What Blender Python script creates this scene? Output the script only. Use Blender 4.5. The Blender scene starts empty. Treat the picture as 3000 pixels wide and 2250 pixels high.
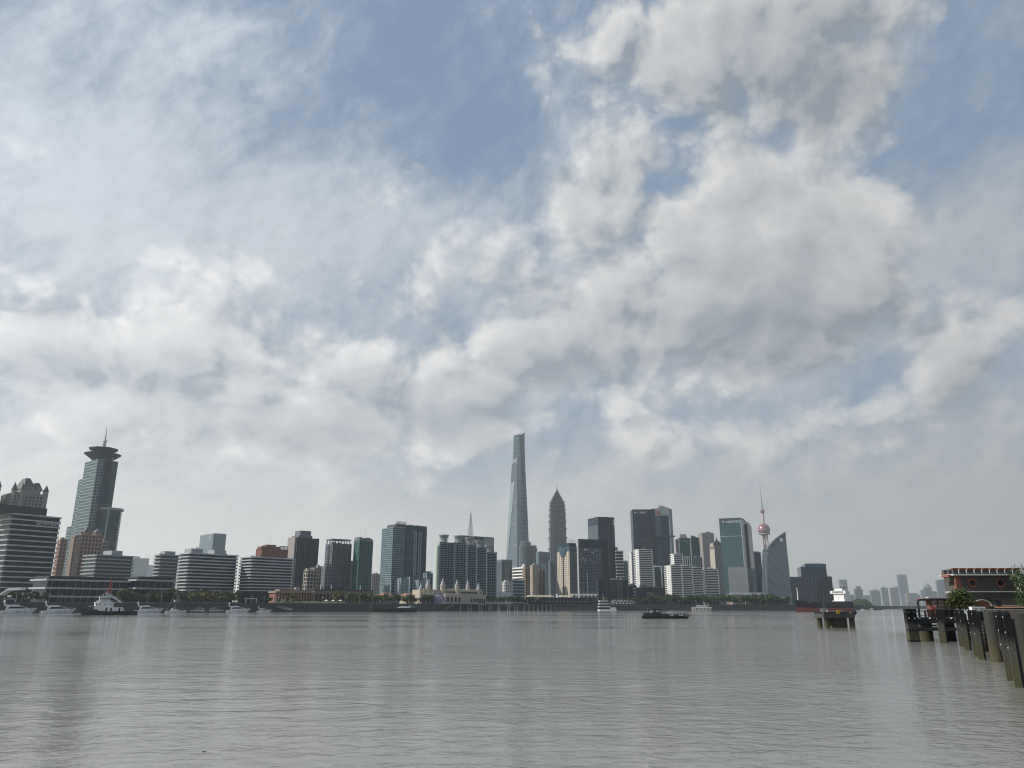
import bpy, bmesh, math, random
from mathutils import Vector, Matrix
random.seed(7)
R = math.radians
SC = bpy.context.scene
COL = SC.collection

# ------------------------------------------------------------------ camera
EYE = 3.2
FPX, PITCH = 2253.0, math.atan(655.0 / 2253.0)
SP, CP = math.sin(PITCH), math.cos(PITCH)
cam_d = bpy.data.cameras.new('camera'); cam = bpy.data.objects.new('camera', cam_d); COL.objects.link(cam)
cam.location = (0, 0, EYE); cam.rotation_euler = (R(90) + PITCH, 0, 0)
cam_d.sensor_fit = 'HORIZONTAL'; cam_d.sensor_width = 36.0; cam_d.lens = 36.0 * FPX / 3000.0
cam_d.clip_start = 0.5; cam_d.clip_end = 30000
SC.camera = cam
SC.view_settings.view_transform = 'Standard'; SC.view_settings.look = 'None'
SC.view_settings.exposure = -0.10; SC.view_settings.gamma = 1.0
SC.cycles.use_denoising = True; SC.cycles.filter_width = 1.1
SC.cycles.max_bounces = 6; SC.cycles.volume_bounces = 1; SC.cycles.transparent_max_bounces = 8
SC.cycles.sample_clamp_indirect = 4.0

# where a pixel of the 3000 x 2250 photograph looks
def TAN(px, py): return (px - 1500.0) / (FPX * CP + (py - 1125.0) * SP)
def ELV(py): return (FPX * SP - (py - 1125.0) * CP) / (FPX * CP + (py - 1125.0) * SP)
def ZAT(py, Y): return EYE + ELV(py) * Y
def PT(px, py, Y): return Vector((TAN(px, py) * Y, Y, ZAT(py, Y)))
def azel(px, py):
    d = Vector((px - 1500.0, FPX * CP + (py - 1125.0) * SP, FPX * SP - (py - 1125.0) * CP)).normalized()
    return math.atan2(d.x, d.y), math.asin(d.z)

# ------------------------------------------------------------------ sun and sky
SUN_AZ, SUN_EL = R(-95), R(37)          # azimuth from +Y towards +X
sdir = Vector((math.sin(SUN_AZ) * math.cos(SUN_EL), math.cos(SUN_AZ) * math.cos(SUN_EL), math.sin(SUN_EL)))
sl = bpy.data.lights.new('sun', 'SUN'); sl.energy = 5.0; sl.angle = R(0.6); sl.color = (1.0, 0.955, 0.885)
so = bpy.data.objects.new('sun', sl); COL.objects.link(so); so.location = (-300, 80, 600)
so.rotation_euler = sdir.to_track_quat('Z', 'Y').to_euler()

W = bpy.data.worlds.new('World'); SC.world = W; W.use_nodes = True
W.cycles.sampling_method = 'MANUAL'; W.cycles.sample_map_resolution = 256
nt = W.node_tree; nt.nodes.clear()
SKY_STRENGTH = 0.10
class S:                                   # a socket with arithmetic
    tree = None
    def __init__(s, o): s.o = o
    def _m(op, a, b=None, c=None, clamp=False):
        n = S.tree.nodes.new('ShaderNodeMath'); n.operation = op; n.use_clamp = clamp
        for i, v in enumerate((a, b, c)):
            if v is None: continue
            if isinstance(v, S): S.tree.links.new(v.o, n.inputs[i])
            else: n.inputs[i].default_value = v
        return S(n.outputs[0])
    def __add__(a, b): return S._m('ADD', a, b)
    __radd__ = __add__
    def __sub__(a, b): return S._m('SUBTRACT', a, b)
    def __rsub__(a, b): return S._m('SUBTRACT', b, a)
    def __mul__(a, b): return S._m('MULTIPLY', a, b)
    __rmul__ = __mul__
    def __truediv__(a, b): return S._m('DIVIDE', a, b)
    def clamp(a): return S._m('ADD', a, 0.0, clamp=True)
    def pow(a, e): return S._m('POWER', a, e)
def smooth(x, lo, hi):
    n = S.tree.nodes.new('ShaderNodeMapRange'); n.interpolation_type = 'SMOOTHSTEP'
    S.tree.links.new(x.o, n.inputs[0]); n.inputs[1].default_value = lo; n.inputs[2].default_value = hi
    return S(n.outputs[0])
def vec(x, y, z):
    n = S.tree.nodes.new('ShaderNodeCombineXYZ')
    for i, v in enumerate((x, y, z)):
        if isinstance(v, S): S.tree.links.new(v.o, n.inputs[i])
        else: n.inputs[i].default_value = v
    return S(n.outputs[0])
def noise(v, scale, detail=6, rough=0.55, dist=0.0, dims='3D'):
    n = S.tree.nodes.new('ShaderNodeTexNoise'); n.noise_dimensions = dims; S.tree.links.new(v.o, n.inputs['Vector'])
    n.inputs['Scale'].default_value = scale; n.inputs['Detail'].default_value = detail
    n.inputs['Roughness'].default_value = rough; n.inputs['Distortion'].default_value = dist
    return S(n.outputs[0])
def mixc(f, a, b):
    n = S.tree.nodes.new('ShaderNodeMix'); n.data_type = 'RGBA'
    def put(v, sk):
        if isinstance(v, S): S.tree.links.new(v.o, sk)
        elif isinstance(v, tuple): sk.default_value = (*v, 1)
        else: sk.default_value = v
    put(f, n.inputs[0]); put(a, n.inputs[6]); put(b, n.inputs[7])
    return S(n.outputs[2])
def scalec(c, f):                           # colour times scalar
    n = S.tree.nodes.new('ShaderNodeVectorMath'); n.operation = 'SCALE'
    S.tree.links.new(c.o, n.inputs[0])
    if isinstance(f, S): S.tree.links.new(f.o, n.inputs[3])
    else: n.inputs[3].default_value = f
    return S(n.outputs[0])

S.tree = nt
tc = nt.nodes.new('ShaderNodeTexCoord'); sp = nt.nodes.new('ShaderNodeSeparateXYZ')
nt.links.new(tc.outputs['Generated'], sp.inputs[0])
dx, dy, dz = (S(sp.outputs[i]) for i in range(3))
az = S._m('ARCTAN2', dx, dy); el = S._m('ARCSINE', dz)
def blob(px, py, rx, ry, amp, k=1.3562):
    """a soft cloud mass, centre and radii given on the photograph, stored as sky direction"""
    a0, e0 = azel(px * k, py * k); a1, _ = azel((px + rx) * k, py * k); _, e1 = azel(px * k, (py - ry) * k)
    u = (az - a0) * (1.0 / abs(a1 - a0)); v = (el - e0) * (1.0 / abs(e1 - e0))
    r2 = u * u + v * v
    return S._m('EXPONENT', r2 * -1.0) * amp
def total(rows):
    t = None
    for r in rows: t = blob(*r) if t is None else t + blob(*r)
    return t
thick = total([  # masses of cumulus (+) and gaps of open blue (-)
    (1540, 70, 420, 260, 0.78), (1880, 190, 240, 200, 0.42), (1400, 520, 330, 260, 0.62), (1700, 640, 300, 230, 0.52), (1230, 400, 150, 110, 0.30), (1300, 800, 280, 150, 0.46),
    (110, 720, 190, 120, 0.52), (400, 730, 210, 110, 0.46), (700, 790, 250, 140, 0.50), (1120, 720, 200, 150, 0.40), (850, 900, 260, 110, 0.40), (500, 920, 330, 90, 0.35), (1500, 960, 240, 60, 0.16), (1030, 930, 120, 60, 0.28), (180, 900, 240, 70, 0.30),
    (1950, 900, 360, 120, 0.36), (2100, 720, 150, 110, 0.36), (720, 430, 170, 90, 0.36), (330, 560, 150, 60, 0.26), (60, 310, 80, 45, 0.30), (1760, 470, 160, 120, 0.26),
    (820, 170, 260, 180, -0.34), (1030, 290, 130, 150, -0.34), (2170, 300, 170, 340, -0.34), (1060, 90, 30, 160, -0.24), (1480, 395, 120, 30, -0.22), (300, 200, 300, 200, -0.2)])
thin = total([(330, 260, 430, 340, 0.42), (760, 500, 480, 180, 0.45), (100, 80, 260, 200, 0.22), (2000, 480, 260, 110, 0.35),
              (820, 170, 200, 140, -0.25), (1010, 320, 120, 90, -0.25)])
shade_spots = total([(1720, 220, 300, 110, 0.70), (1660, 720, 270, 130, 0.85), (1240, 830, 200, 80, 0.60), (230, 800, 220, 60, 0.70),
                     (690, 960, 330, 70, 0.70), (910, 880, 140, 80, 0.45), (740, 440, 110, 50, 0.40), (1980, 990, 330, 80, 0.45), (1900, 60, 220, 110, 0.30), (1950, 960, 300, 60, 0.3)])
p2 = vec(az, el * 1.3, 0.0)
def warp(v, scale, amt, detail=2):
    n = nt.nodes.new('ShaderNodeTexNoise'); n.noise_dimensions = '2D'; nt.links.new(v.o, n.inputs['Vector']); n.inputs['Scale'].default_value = scale; n.inputs['Detail'].default_value = detail
    w = nt.nodes.new('ShaderNodeVectorMath'); w.operation = 'MULTIPLY_ADD'
    nt.links.new(n.outputs['Color'], w.inputs[0]); w.inputs[1].default_value = (amt, amt, amt); nt.links.new(v.o, w.inputs[2])
    return S(w.outputs[0])
def shifted(v, off):
    n = nt.nodes.new('ShaderNodeVectorMath'); n.operation = 'ADD'; nt.links.new(v.o, n.inputs[0]); n.inputs[1].default_value = off
    return S(n.outputs[0])
def puffs(v, scale, detail):               # rounded billows
    n = nt.nodes.new('ShaderNodeTexVoronoi'); n.voronoi_dimensions = '2D'; nt.links.new(v.o, n.inputs['Vector'])
    n.inputs['Scale'].default_value = scale; n.inputs['Detail'].default_value = detail; n.inputs['Roughness'].default_value = 0.55
    return 1.0 - S(n.outputs[0])
pc = warp(p2, 5.0, 0.06)
n0 = noise(pc, 3.3, 9, 0.52, 0.0, '2D'); q0 = puffs(pc, 8.5, 4)
off = (-0.020, 0.034, 0.0)
n1 = noise(shifted(pc, off), 3.3, 5, 0.52, 0.0, '2D'); q1 = puffs(shifted(pc, off), 8.5, 3)
body = (n0 - 0.5) * 1.25 + (q0 - 0.62) * 0.42
dens = body + thick - 0.06
a_cum = smooth(dens, -0.08, 0.30)
inner = smooth(dens, 0.06, 0.55)
rim = ((n0 - n1) * 3.6 + (q0 - q1) * 1.3) * (1.0 - inner * 0.74)
lit = (rim + (n0 - 0.5) * 0.35 + 0.66 - shade_spots * 0.58 + smooth(dens, 0.36, 0.04) * 0.22 - inner * 0.10).clamp()
u1, v1 = az * 0.8 + el * 0.6, el * 0.8 - az * 0.6          # mottled high cloud, drawn out along one diagonal
pv_ = vec(u1 * 0.72, v1 * 1.15, 0.0)
cn = noise(warp(pv_, 7.0, 0.10, 3), 6.0, 9, 0.60, 0.0, '2D'); cf = noise(pv_, 34.0, 4, 0.6, 0.0, '2D')
veil = smooth(el, 0.74, 0.34) * 0.62                      # milky air under the cloud deck
a_thin = smooth((cn - 0.5) * 2.1 + (cf - 0.5) * 0.5 + thin + veil + 0.16, 0.0, 1.25) * 0.86
toward = (dx * math.sin(SUN_AZ + R(18)) + dy * math.cos(SUN_AZ + R(18)))
glow = (toward * 0.5 + 0.5).clamp()                       # brighter air on the sun's side
K = 1.0 / SKY_STRENGTH
sky = nt.nodes.new('ShaderNodeTexSky'); sky.sky_type = 'NISHITA'; sky.sun_disc = False
sky.sun_elevation = SUN_EL; sky.sun_rotation = SUN_AZ; sky.air_density = 1.0; sky.dust_density = 2.0; sky.ozone_density = 1.5
base = mixc(0.70, scalec(S(sky.outputs[0]), 0.9), tuple(K * c for c in (0.255, 0.37, 0.52)))
gl = glow * 0.66 + 0.44
cl_thin = scalec(mixc(smooth(el, 0.55, 0.2), (0.65, 0.71, 0.775), (0.70, 0.725, 0.745)), gl * K * (cn * 0.5 + cf * 0.25 + 0.66))
cl_cum = scalec(mixc(lit, (0.40, 0.455, 0.515), (1.02, 1.015, 1.005)), gl * K)
c1 = mixc(a_thin, base, cl_thin)
c2 = mixc(a_cum * 0.95, c1, cl_cum)
hz = scalec(mixc(glow, (0.48, 0.488, 0.488), (1.0, 0.96, 0.89)), gl * K)
f_h = smooth(el, 0.26, 0.03)
c3 = mixc(f_h * 0.90, c2, hz)
bg = nt.nodes.new('ShaderNodeBackground'); bg.inputs[1].default_value = SKY_STRENGTH
nt.links.new(c3.o, bg.inputs[0])
wo = nt.nodes.new('ShaderNodeOutputWorld'); nt.links.new(bg.outputs[0], wo.inputs[0])

# ------------------------------------------------------------------ mesh helpers
class MB:
    def __init__(s): s.v = []; s.f = []
    def quad(s, *p):
        i = len(s.v); s.v += [tuple(q) for q in p]; s.f.append(tuple(range(i, i + len(p)))); return s
    def box(s, x0, y0, z0, x1, y1, z1):
        i = len(s.v)
        s.v += [(x0, y0, z0), (x1, y0, z0), (x1, y1, z0), (x0, y1, z0), (x0, y0, z1), (x1, y0, z1), (x1, y1, z1), (x0, y1, z1)]
        s.f += [tuple(i + k for k in q) for q in ((3, 2, 1, 0), (4, 5, 6, 7), (0, 1, 5, 4), (1, 2, 6, 5), (2, 3, 7, 6), (3, 0, 4, 7))]
        return s
    def prism(s, poly, z0, z1, poly2=None, cap=True):
        n = len(poly); i = len(s.v); q = poly2 or poly
        s.v += [(p[0], p[1], z0) for p in poly] + [(p[0], p[1], z1) for p in q]
        for k in range(n): s.f.append((i + k, i + (k + 1) % n, i + n + (k + 1) % n, i + n + k))
        if cap: s.f.append(tuple(i + n + k for k in range(n))); s.f.append(tuple(i + n - 1 - k for k in range(n)))
        return s
    def cyl(s, x, y, z0, z1, r, r2=None, n=12):
        r2 = r if r2 is None else r2
        c = [(math.cos(2 * math.pi * k / n), math.sin(2 * math.pi * k / n)) for k in range(n)]
        return s.prism([(x + r * a, y + r * b) for a, b in c], z0, z1, [(x + r2 * a, y + r2 * b) for a, b in c])
    def tube(s, p, q, r, r2=None, n=8):
        p, q = Vector(p), Vector(q); d = (q - p)
        if d.length < 1e-6: return s
        d.normalize(); u = d.orthogonal().normalized(); w = d.cross(u); r2 = r if r2 is None else r2; i = len(s.v)
        for c, rr in ((p, r), (q, r2)):
            for k in range(n):
                t = 2 * math.pi * k / n; s.v.append(tuple(c + u * (rr * math.cos(t)) + w * (rr * math.sin(t))))
        for k in range(n): s.f.append((i + k, i + (k + 1) % n, i + n + (k + 1) % n, i + n + k))
        s.f.append(tuple(i + n - 1 - k for k in range(n))); s.f.append(tuple(i + n + k for k in range(n)))
        return s
    def bar(s, p, q, w, h=None):            # square bar between points
        h = h or w; p, q = Vector(p), Vector(q); d = (q - p).normalized()
        u = d.cross(Vector((0, 0, 1))); u = u.normalized() if u.length > 1e-4 else Vector((1, 0, 0)); t = u.cross(d).normalized(); i = len(s.v)
        for c in (p, q):
            for a, b in ((-1, -1), (1, -1), (1, 1), (-1, 1)): s.v.append(tuple(c + u * (a * w / 2) + t * (b * h / 2)))
        s.f += [tuple(i + k for k in q_) for q_ in ((3, 2, 1, 0), (4, 5, 6, 7), (0, 1, 5, 4), (1, 2, 6, 5), (2, 3, 7, 6), (3, 0, 4, 7))]
        return s
    def lathe(s, prof, n=24, x=0, y=0, cap=True):
        i = len(s.v)
        for r, z in prof:
            for k in range(n): t = 2 * math.pi * k / n; s.v.append((x + r * math.cos(t), y + r * math.sin(t), z))
        for j in range(len(prof) - 1):
            for k in range(n):
                a = i + j * n; s.f.append((a + k, a + (k + 1) % n, a + n + (k + 1) % n, a + n + k))
        if cap: s.f.append(tuple(i + n - 1 - k for k in range(n))); s.f.append(tuple(i + (len(prof) - 1) * n + k for k in range(n)))
        return s
    def loft(s, rings, cap=True):
        i = len(s.v); n = len(rings[0])
        for r in rings: s.v += [tuple(p) for p in r]
        for j in range(len(rings) - 1):
            for k in range(n):
                a = i + j * n; s.f.append((a + k, a + (k + 1) % n, a + n + (k + 1) % n, a + n + k))
        if cap: s.f.append(tuple(i + n - 1 - k for k in range(n))); s.f.append(tuple(i + (len(rings) - 1) * n + k for k in range(n)))
        return s
    def mesh(s, name, mat, smooth=False):
        me = bpy.data.meshes.new(name); me.from_pydata(s.v, [], s.f)
        me.materials.append(mat)
        if smooth: me.polygons.foreach_set('use_smooth', [True] * len(me.polygons))
        me.update(); return me
    def build(s, name, mat, parent=None, smooth=False, stuff=False):
        return link(name, s.mesh(name, mat, smooth), parent, stuff)
def link(name, me, parent=None, stuff=False, loc=None):
    o = bpy.data.objects.new(name, me); COL.objects.link(o)
    if parent: o.parent = parent
    if loc: o.location = loc
    if stuff: o['kind'] = 'stuff'
    return o
def tag(o, label, cat, group=None, kind=None):
    if label: o['label'] = label
    if cat: o['category'] = cat
    if group: o['group'] = group
    if kind: o['kind'] = kind
    return o
def empty(name, loc, rz=0, label=None, cat=None, group=None):
    o = bpy.data.objects.new(name, None); COL.objects.link(o); o.empty_display_size = 0.5
    o.location = loc; o.rotation_euler = (0, 0, rz)
    return tag(o, label, cat, group)
def struct(name, me, label):
    o = link(name, me); o['kind'] = 'structure'; o['label'] = label; return o
def text_mesh(name, body, size, mat, extrude=0.05, align='LEFT'):
    cu = bpy.data.curves.new('t', 'FONT'); cu.body = body; cu.size = size; cu.extrude = extrude; cu.align_x = align
    cu.resolution_u = 2
    o = bpy.data.objects.new('t', cu); COL.objects.link(o)
    me = bpy.data.meshes.new_from_object(o.evaluated_get(bpy.context.evaluated_depsgraph_get()))
    bpy.data.objects.remove(o); bpy.data.curves.remove(cu)
    me.name = name; me.materials.clear(); me.materials.append(mat); return me

# ------------------------------------------------------------------ materials
def new_mat(name):
    m = bpy.data.materials.new(name); m.use_nodes = True
    S.tree = m.node_tree; b = m.node_tree.nodes['Principled BSDF']; return m, b
def lnk(a, sk): S.tree.links.new(a.o, sk)
def coords(kind='Object'):
    n = S.tree.nodes.new('ShaderNodeTexCoord'); return S(n.outputs[kind])
def vm(op, a, b):
    n = S.tree.nodes.new('ShaderNodeVectorMath'); n.operation = op; S.tree.links.new(a.o, n.inputs[0])
    if isinstance(b, S): S.tree.links.new(b.o, n.inputs[1])
    else: n.inputs[1].default_value = b
    return S(n.outputs[0])
def plain(name, c, rough=0.7, var=0.25, scale=0.3, metal=0.0, bump=0.0, streak=0.0):
    """a painted, concrete or stone surface with blotches and faint vertical rain streaks"""
    m, b = new_mat(name); co = coords()
    n = noise(co, scale, 6, 0.6)
    f = (n - 0.5) * (2.0 * var)
    if streak: f = f + (noise(vm('MULTIPLY', co, (1.0, 1.0, 0.06)), scale * 5, 4, 0.6) - 0.5) * (2.0 * streak)
    col = mixc((f + 0.5).clamp(), tuple(x * (1 - 0.75 * max(var, streak)) for x in c), tuple(min(0.9, x * (1 + 0.75 * max(var, streak))) for x in c))
    lnk(col, b.inputs['Base Color']); lnk((n * 0.2 + (rough - 0.1)).clamp(), b.inputs['Roughness'])
    b.inputs['Metallic'].default_value = metal
    if bump:
        bn = S.tree.nodes.new('ShaderNodeBump'); bn.inputs['Strength'].default_value = bump; bn.inputs['Distance'].default_value = 0.05
        lnk(noise(co, scale * 8, 6, 0.6), bn.inputs['Height']); S.tree.links.new(bn.outputs[0], b.inputs['Normal'])
    return m
def glass(name, c, cell=(4.2, 4.2, 3.6), var=0.6, rough=0.13, spec=0.2, metal=0.0):
    """curtain glazing: every pane a slightly different tint, tilt and gloss"""
    m, b = new_mat(name); co = coords()
    q = vm('FLOOR', vm('DIVIDE', co, cell), (0, 0, 0))
    wn = S.tree.nodes.new('ShaderNodeTexWhiteNoise'); S.tree.links.new(q.o, wn.inputs[0]); r = S(wn.outputs[0])
    big = noise(co, 0.03, 3, 0.5)
    f = (r * 0.6 + big * 0.5 - 0.05).clamp()
    lnk(mixc(f, tuple(x * (1 - var) for x in c), tuple(x * (1 + var) for x in c)), b.inputs['Base Color'])
    lnk((r * 0.10 + rough - 0.03).clamp(), b.inputs['Roughness'])
    b.inputs['Specular IOR Level'].default_value = spec; b.inputs['Metallic'].default_value = metal
    nm = S.tree.nodes.new('ShaderNodeBump'); nm.inputs['Strength'].default_value = 0.12; nm.inputs['Distance'].default_value = 0.3
    lnk(noise(co, 0.18, 3, 0.5), nm.inputs['Height']); S.tree.links.new(nm.outputs[0], b.inputs['Normal'])
    return m
G = {}
G['dark'] = glass('dark_glass', (0.008, 0.028, 0.050)); G['black'] = glass('black_glass', (0.004, 0.013, 0.026))
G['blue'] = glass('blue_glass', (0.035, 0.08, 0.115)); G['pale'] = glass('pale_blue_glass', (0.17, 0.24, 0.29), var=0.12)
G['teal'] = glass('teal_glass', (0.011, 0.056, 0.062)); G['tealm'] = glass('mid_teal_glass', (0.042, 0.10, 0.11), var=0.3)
G['green'] = glass('green_glass', (0.045, 0.115, 0.105)); G['grey'] = glass('grey_glass', (0.060, 0.080, 0.092), var=0.25)
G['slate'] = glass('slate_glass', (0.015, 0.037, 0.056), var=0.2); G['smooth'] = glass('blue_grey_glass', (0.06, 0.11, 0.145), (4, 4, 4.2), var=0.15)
G['brown'] = glass('smoked_glass', (0.03, 0.026, 0.024))
P = {}
P['white'] = plain('white_panel', (0.72, 0.72, 0.70), 0.5, 0.06, 0.1, streak=0.08); P['offwhite'] = plain('weathered_white', (0.50, 0.50, 0.48), 0.65, 0.12, 0.2, streak=0.14)
P['metal'] = plain('pale_metal_panel', (0.43, 0.44, 0.45), 0.4, 0.06, 0.1); P['steel'] = plain('grey_steel', (0.28, 0.30, 0.31), 0.45, 0.15, 0.5)
P['lgrey'] = plain('light_grey_render', (0.30, 0.32, 0.335), 0.75, 0.12, 0.15, streak=0.12); P['grey'] = plain('grey_render', (0.125, 0.145, 0.168), 0.75, 0.15, 0.15, streak=0.12)
P['dgrey'] = plain('dark_grey_cladding', (0.048, 0.060, 0.075), 0.6, 0.15, 0.15, streak=0.1); P['char'] = plain('charcoal_cladding', (0.020, 0.026, 0.034), 0.55, 0.2, 0.2)
P['cream'] = plain('cream_stucco', (0.42, 0.375, 0.29), 0.8, 0.12, 0.2, streak=0.12); P['beige'] = plain('beige_tile', (0.46, 0.41, 0.33), 0.75, 0.1, 0.2, streak=0.1)
P['stone'] = plain('grey_stone', (0.23, 0.23, 0.215), 0.8, 0.12, 0.2, streak=0.14); P['tealgrey'] = plain('teal_grey_panel', (0.185, 0.235, 0.245), 0.55, 0.08, 0.2); P['bluegrey'] = plain('blue_grey_steel', (0.055, 0.075, 0.098), 0.5, 0.1, 0.2)
P['sand'] = plain('sand_stone', (0.36, 0.32, 0.26), 0.8, 0.12, 0.2, streak=0.12); P['brown'] = plain('brown_stone', (0.21, 0.155, 0.12), 0.75, 0.12, 0.2, streak=0.1)
P['pink'] = plain('pink_render', (0.33, 0.20, 0.165), 0.75, 0.12, 0.2, streak=0.1); P['brick'] = plain('red_brick_cladding', (0.22, 0.095, 0.075), 0.8, 0.2, 0.3)
P['rose'] = plain('rose_grey_stone', (0.27, 0.24, 0.235), 0.75, 0.1, 0.1, streak=0.08); P['slateroof'] = plain('slate_roof', (0.055, 0.06, 0.068), 0.6, 0.2, 0.4)
P['palegreen'] = plain('pale_green_tile', (0.46, 0.54, 0.49), 0.6, 0.06, 0.2, streak=0.08); P['rib'] = plain('blue_grey_rib', (0.27, 0.33, 0.37), 0.5, 0.1, 0.2)
P['concrete'] = plain('weathered_concrete', (0.20, 0.195, 0.18), 0.85, 0.25, 0.8, bump=0.4, streak=0.25); P['tan'] = plain('tan_tile', (0.29, 0.22, 0.165), 0.8, 0.12, 0.2, streak=0.1)
P['orange'] = plain('terracotta_tile', (0.27, 0.125, 0.07), 0.8, 0.2, 0.5); P['red'] = plain('red_paint', (0.30, 0.02, 0.025), 0.5, 0.15, 0.5)
P['redhull'] = plain('red_antifouling', (0.34, 0.075, 0.055), 0.65, 0.3, 0.25, streak=0.25); P['black'] = plain('black_paint', (0.014, 0.015, 0.017), 0.55, 0.3, 0.5)
P['navy'] = plain('navy_hull_paint', (0.012, 0.014, 0.022), 0.4, 0.3, 0.3); P['gel'] = plain('white_gelcoat', (0.70, 0.71, 0.72), 0.22, 0.04, 0.5)
P['yellow'] = plain('yellow_sign_paint', (0.62, 0.36, 0.02), 0.5, 0.1, 1.0); P['rust'] = plain('rusty_steel', (0.11, 0.065, 0.045), 0.8, 0.4, 0.8)
P['copper'] = plain('green_copper', (0.10, 0.17, 0.16), 0.6, 0.2, 0.3); P['purple'] = plain('lilac_render', (0.24, 0.22, 0.28), 0.7, 0.1, 0.3)
P['lawn'] = plain('mown_lawn', (0.045, 0.085, 0.025), 0.9, 0.35, 0.15); P['paving'] = plain('promenade_paving', (0.24, 0.235, 0.22), 0.85, 0.2, 0.2)
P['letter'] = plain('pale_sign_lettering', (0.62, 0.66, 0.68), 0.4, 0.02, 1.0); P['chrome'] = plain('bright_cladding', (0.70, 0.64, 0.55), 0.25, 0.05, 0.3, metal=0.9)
# ------------------------------------------------------------------ the setting: river, banks
m, b = new_mat('river_water'); co = coords()
def ripple(scale, sx, sy, rz, detail, rough, dist=0.0):
    mp = S.tree.nodes.new('ShaderNodeMapping'); S.tree.links.new(co.o, mp.inputs[0])
    mp.inputs['Rotation'].default_value = (0, 0, R(rz)); mp.inputs['Scale'].default_value = (sx, sy, 1)
    return noise(S(mp.outputs[0]), scale, detail, rough, dist)
swell = ripple(0.40, 0.6, 1.2, 12, 3, 0.5, 0.4); chop = ripple(1.5, 0.9, 1.15, -8, 5, 0.55, 0.6); fine = ripple(5.0, 1.0, 1.1, 4, 4, 0.6, 0.4); patch = ripple(0.016, 0.5, 1.0, 5, 4, 0.55)
calm = smooth(patch, 0.38, 0.62)
hgt = swell * 0.065 + chop * (calm * 0.16 + 0.035) + fine * (calm * 0.024 + 0.008)
bn = S.tree.nodes.new('ShaderNodeBump'); bn.inputs['Strength'].default_value = 1.0; bn.inputs['Distance'].default_value = 1.0
lnk(hgt, bn.inputs['Height']); S.tree.links.new(bn.outputs[0], b.inputs['Normal'])
lnk(mixc(patch, (0.205, 0.201, 0.184), (0.240, 0.236, 0.217)), b.inputs['Base Color'])
b.inputs['Roughness'].default_value = 0.05; b.inputs['IOR'].default_value = 1.333
WATER = m
mb = MB(); E = 8500
mb.quad((-E, -E, 0), (E, -E, 0), (E, E, 0), (-E, E, 0))
struct('river', mb.mesh('river', WATER), 'broad silty grey river with small ripples')

GZ = 6.0                                       # level of the far bank
shore = [(-8300, -700), (-900, 0), (-460, 320), (-300, 470), (-249, 530), (-174, 585), (-87, 680), (-20, 800), (40, 870), (314, 920), (395, 960), (520, 1180), (760, 1650), (1500, 2500), (3200, 3400), (8300, 4300)]
def ground_sheet(name, pts, z, mat, label):
    bm = bmesh.new(); vs = [bm.verts.new((x, y, z)) for x, y in pts]; bm.faces.new(vs)
    bmesh.ops.triangulate(bm, faces=bm.faces[:]); me = bpy.data.meshes.new(name); bm.to_mesh(me); bm.free()
    for p in me.polygons:
        if p.normal.z < 0: p.flip()
    me.materials.append(mat); return struct(name, me, label)
P['citygr'] = plain('city_ground', (0.085, 0.10, 0.07), 0.9, 0.3, 0.02)
ground_sheet('far_bank_ground', shore + [(8300, 8300), (-8300, 8300)], GZ, P['citygr'], 'planted city ground behind the far embankment')
near = [(-8300, -900), (-30, -14), (-4, -3), (6, -1), (16, 6), (32, 34), (52, 88), (66, 100), (95, 130), (120, 170), (8300, 1500), (8300, -8300), (-8300, -8300)]
ground_sheet('near_bank_ground', near, 1.35, P['paving'], 'paved quay of the near bank')
# embankment walls in panels along the far bank
root = empty('embankment_wall', (0, 0, 0), 0, 'long dark concrete embankment wall of the far bank above the waterline', 'wall')
P['quay'] = plain('dark_quay_concrete', (0.060, 0.062, 0.062), 0.9, 0.35, 0.25, streak=0.35)
mbw = MB(); mbc = MB()
for (x0, y0), (x1, y1) in zip(shore[:-1], shore[1:]):
    p, q = Vector((x0, y0, 0)), Vector((x1, y1, 0)); L = (q - p).length; n = max(1, int(L / 24)) if L < 900 else 1; d = (q - p) / n
    nn = Vector((d.y, -d.x, 0)).normalized()
    for k in range(n):
        a, c = p + d * k, p + d * (k + 1)
        g = d.normalized() * 0.12
        i = [(a + g) + nn * 0.5, (c - g) + nn * 0.5, (c - g) - nn * 0.4, (a + g) - nn * 0.4]
        mbw.prism([(v.x, v.y) for v in i], -1.0, GZ - 0.6 + 0.05 * (k % 3))
    i = [p + nn * 0.8, q + nn * 0.8, q - nn * 0.7, p - nn * 0.7]
    mbc.prism([(v.x, v.y) for v in i], GZ - 0.55, GZ + 0.45)
mbw.build('wall_panels', P['quay'], root, stuff=True); mbc.build('coping', P['dgrey'], root)

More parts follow.
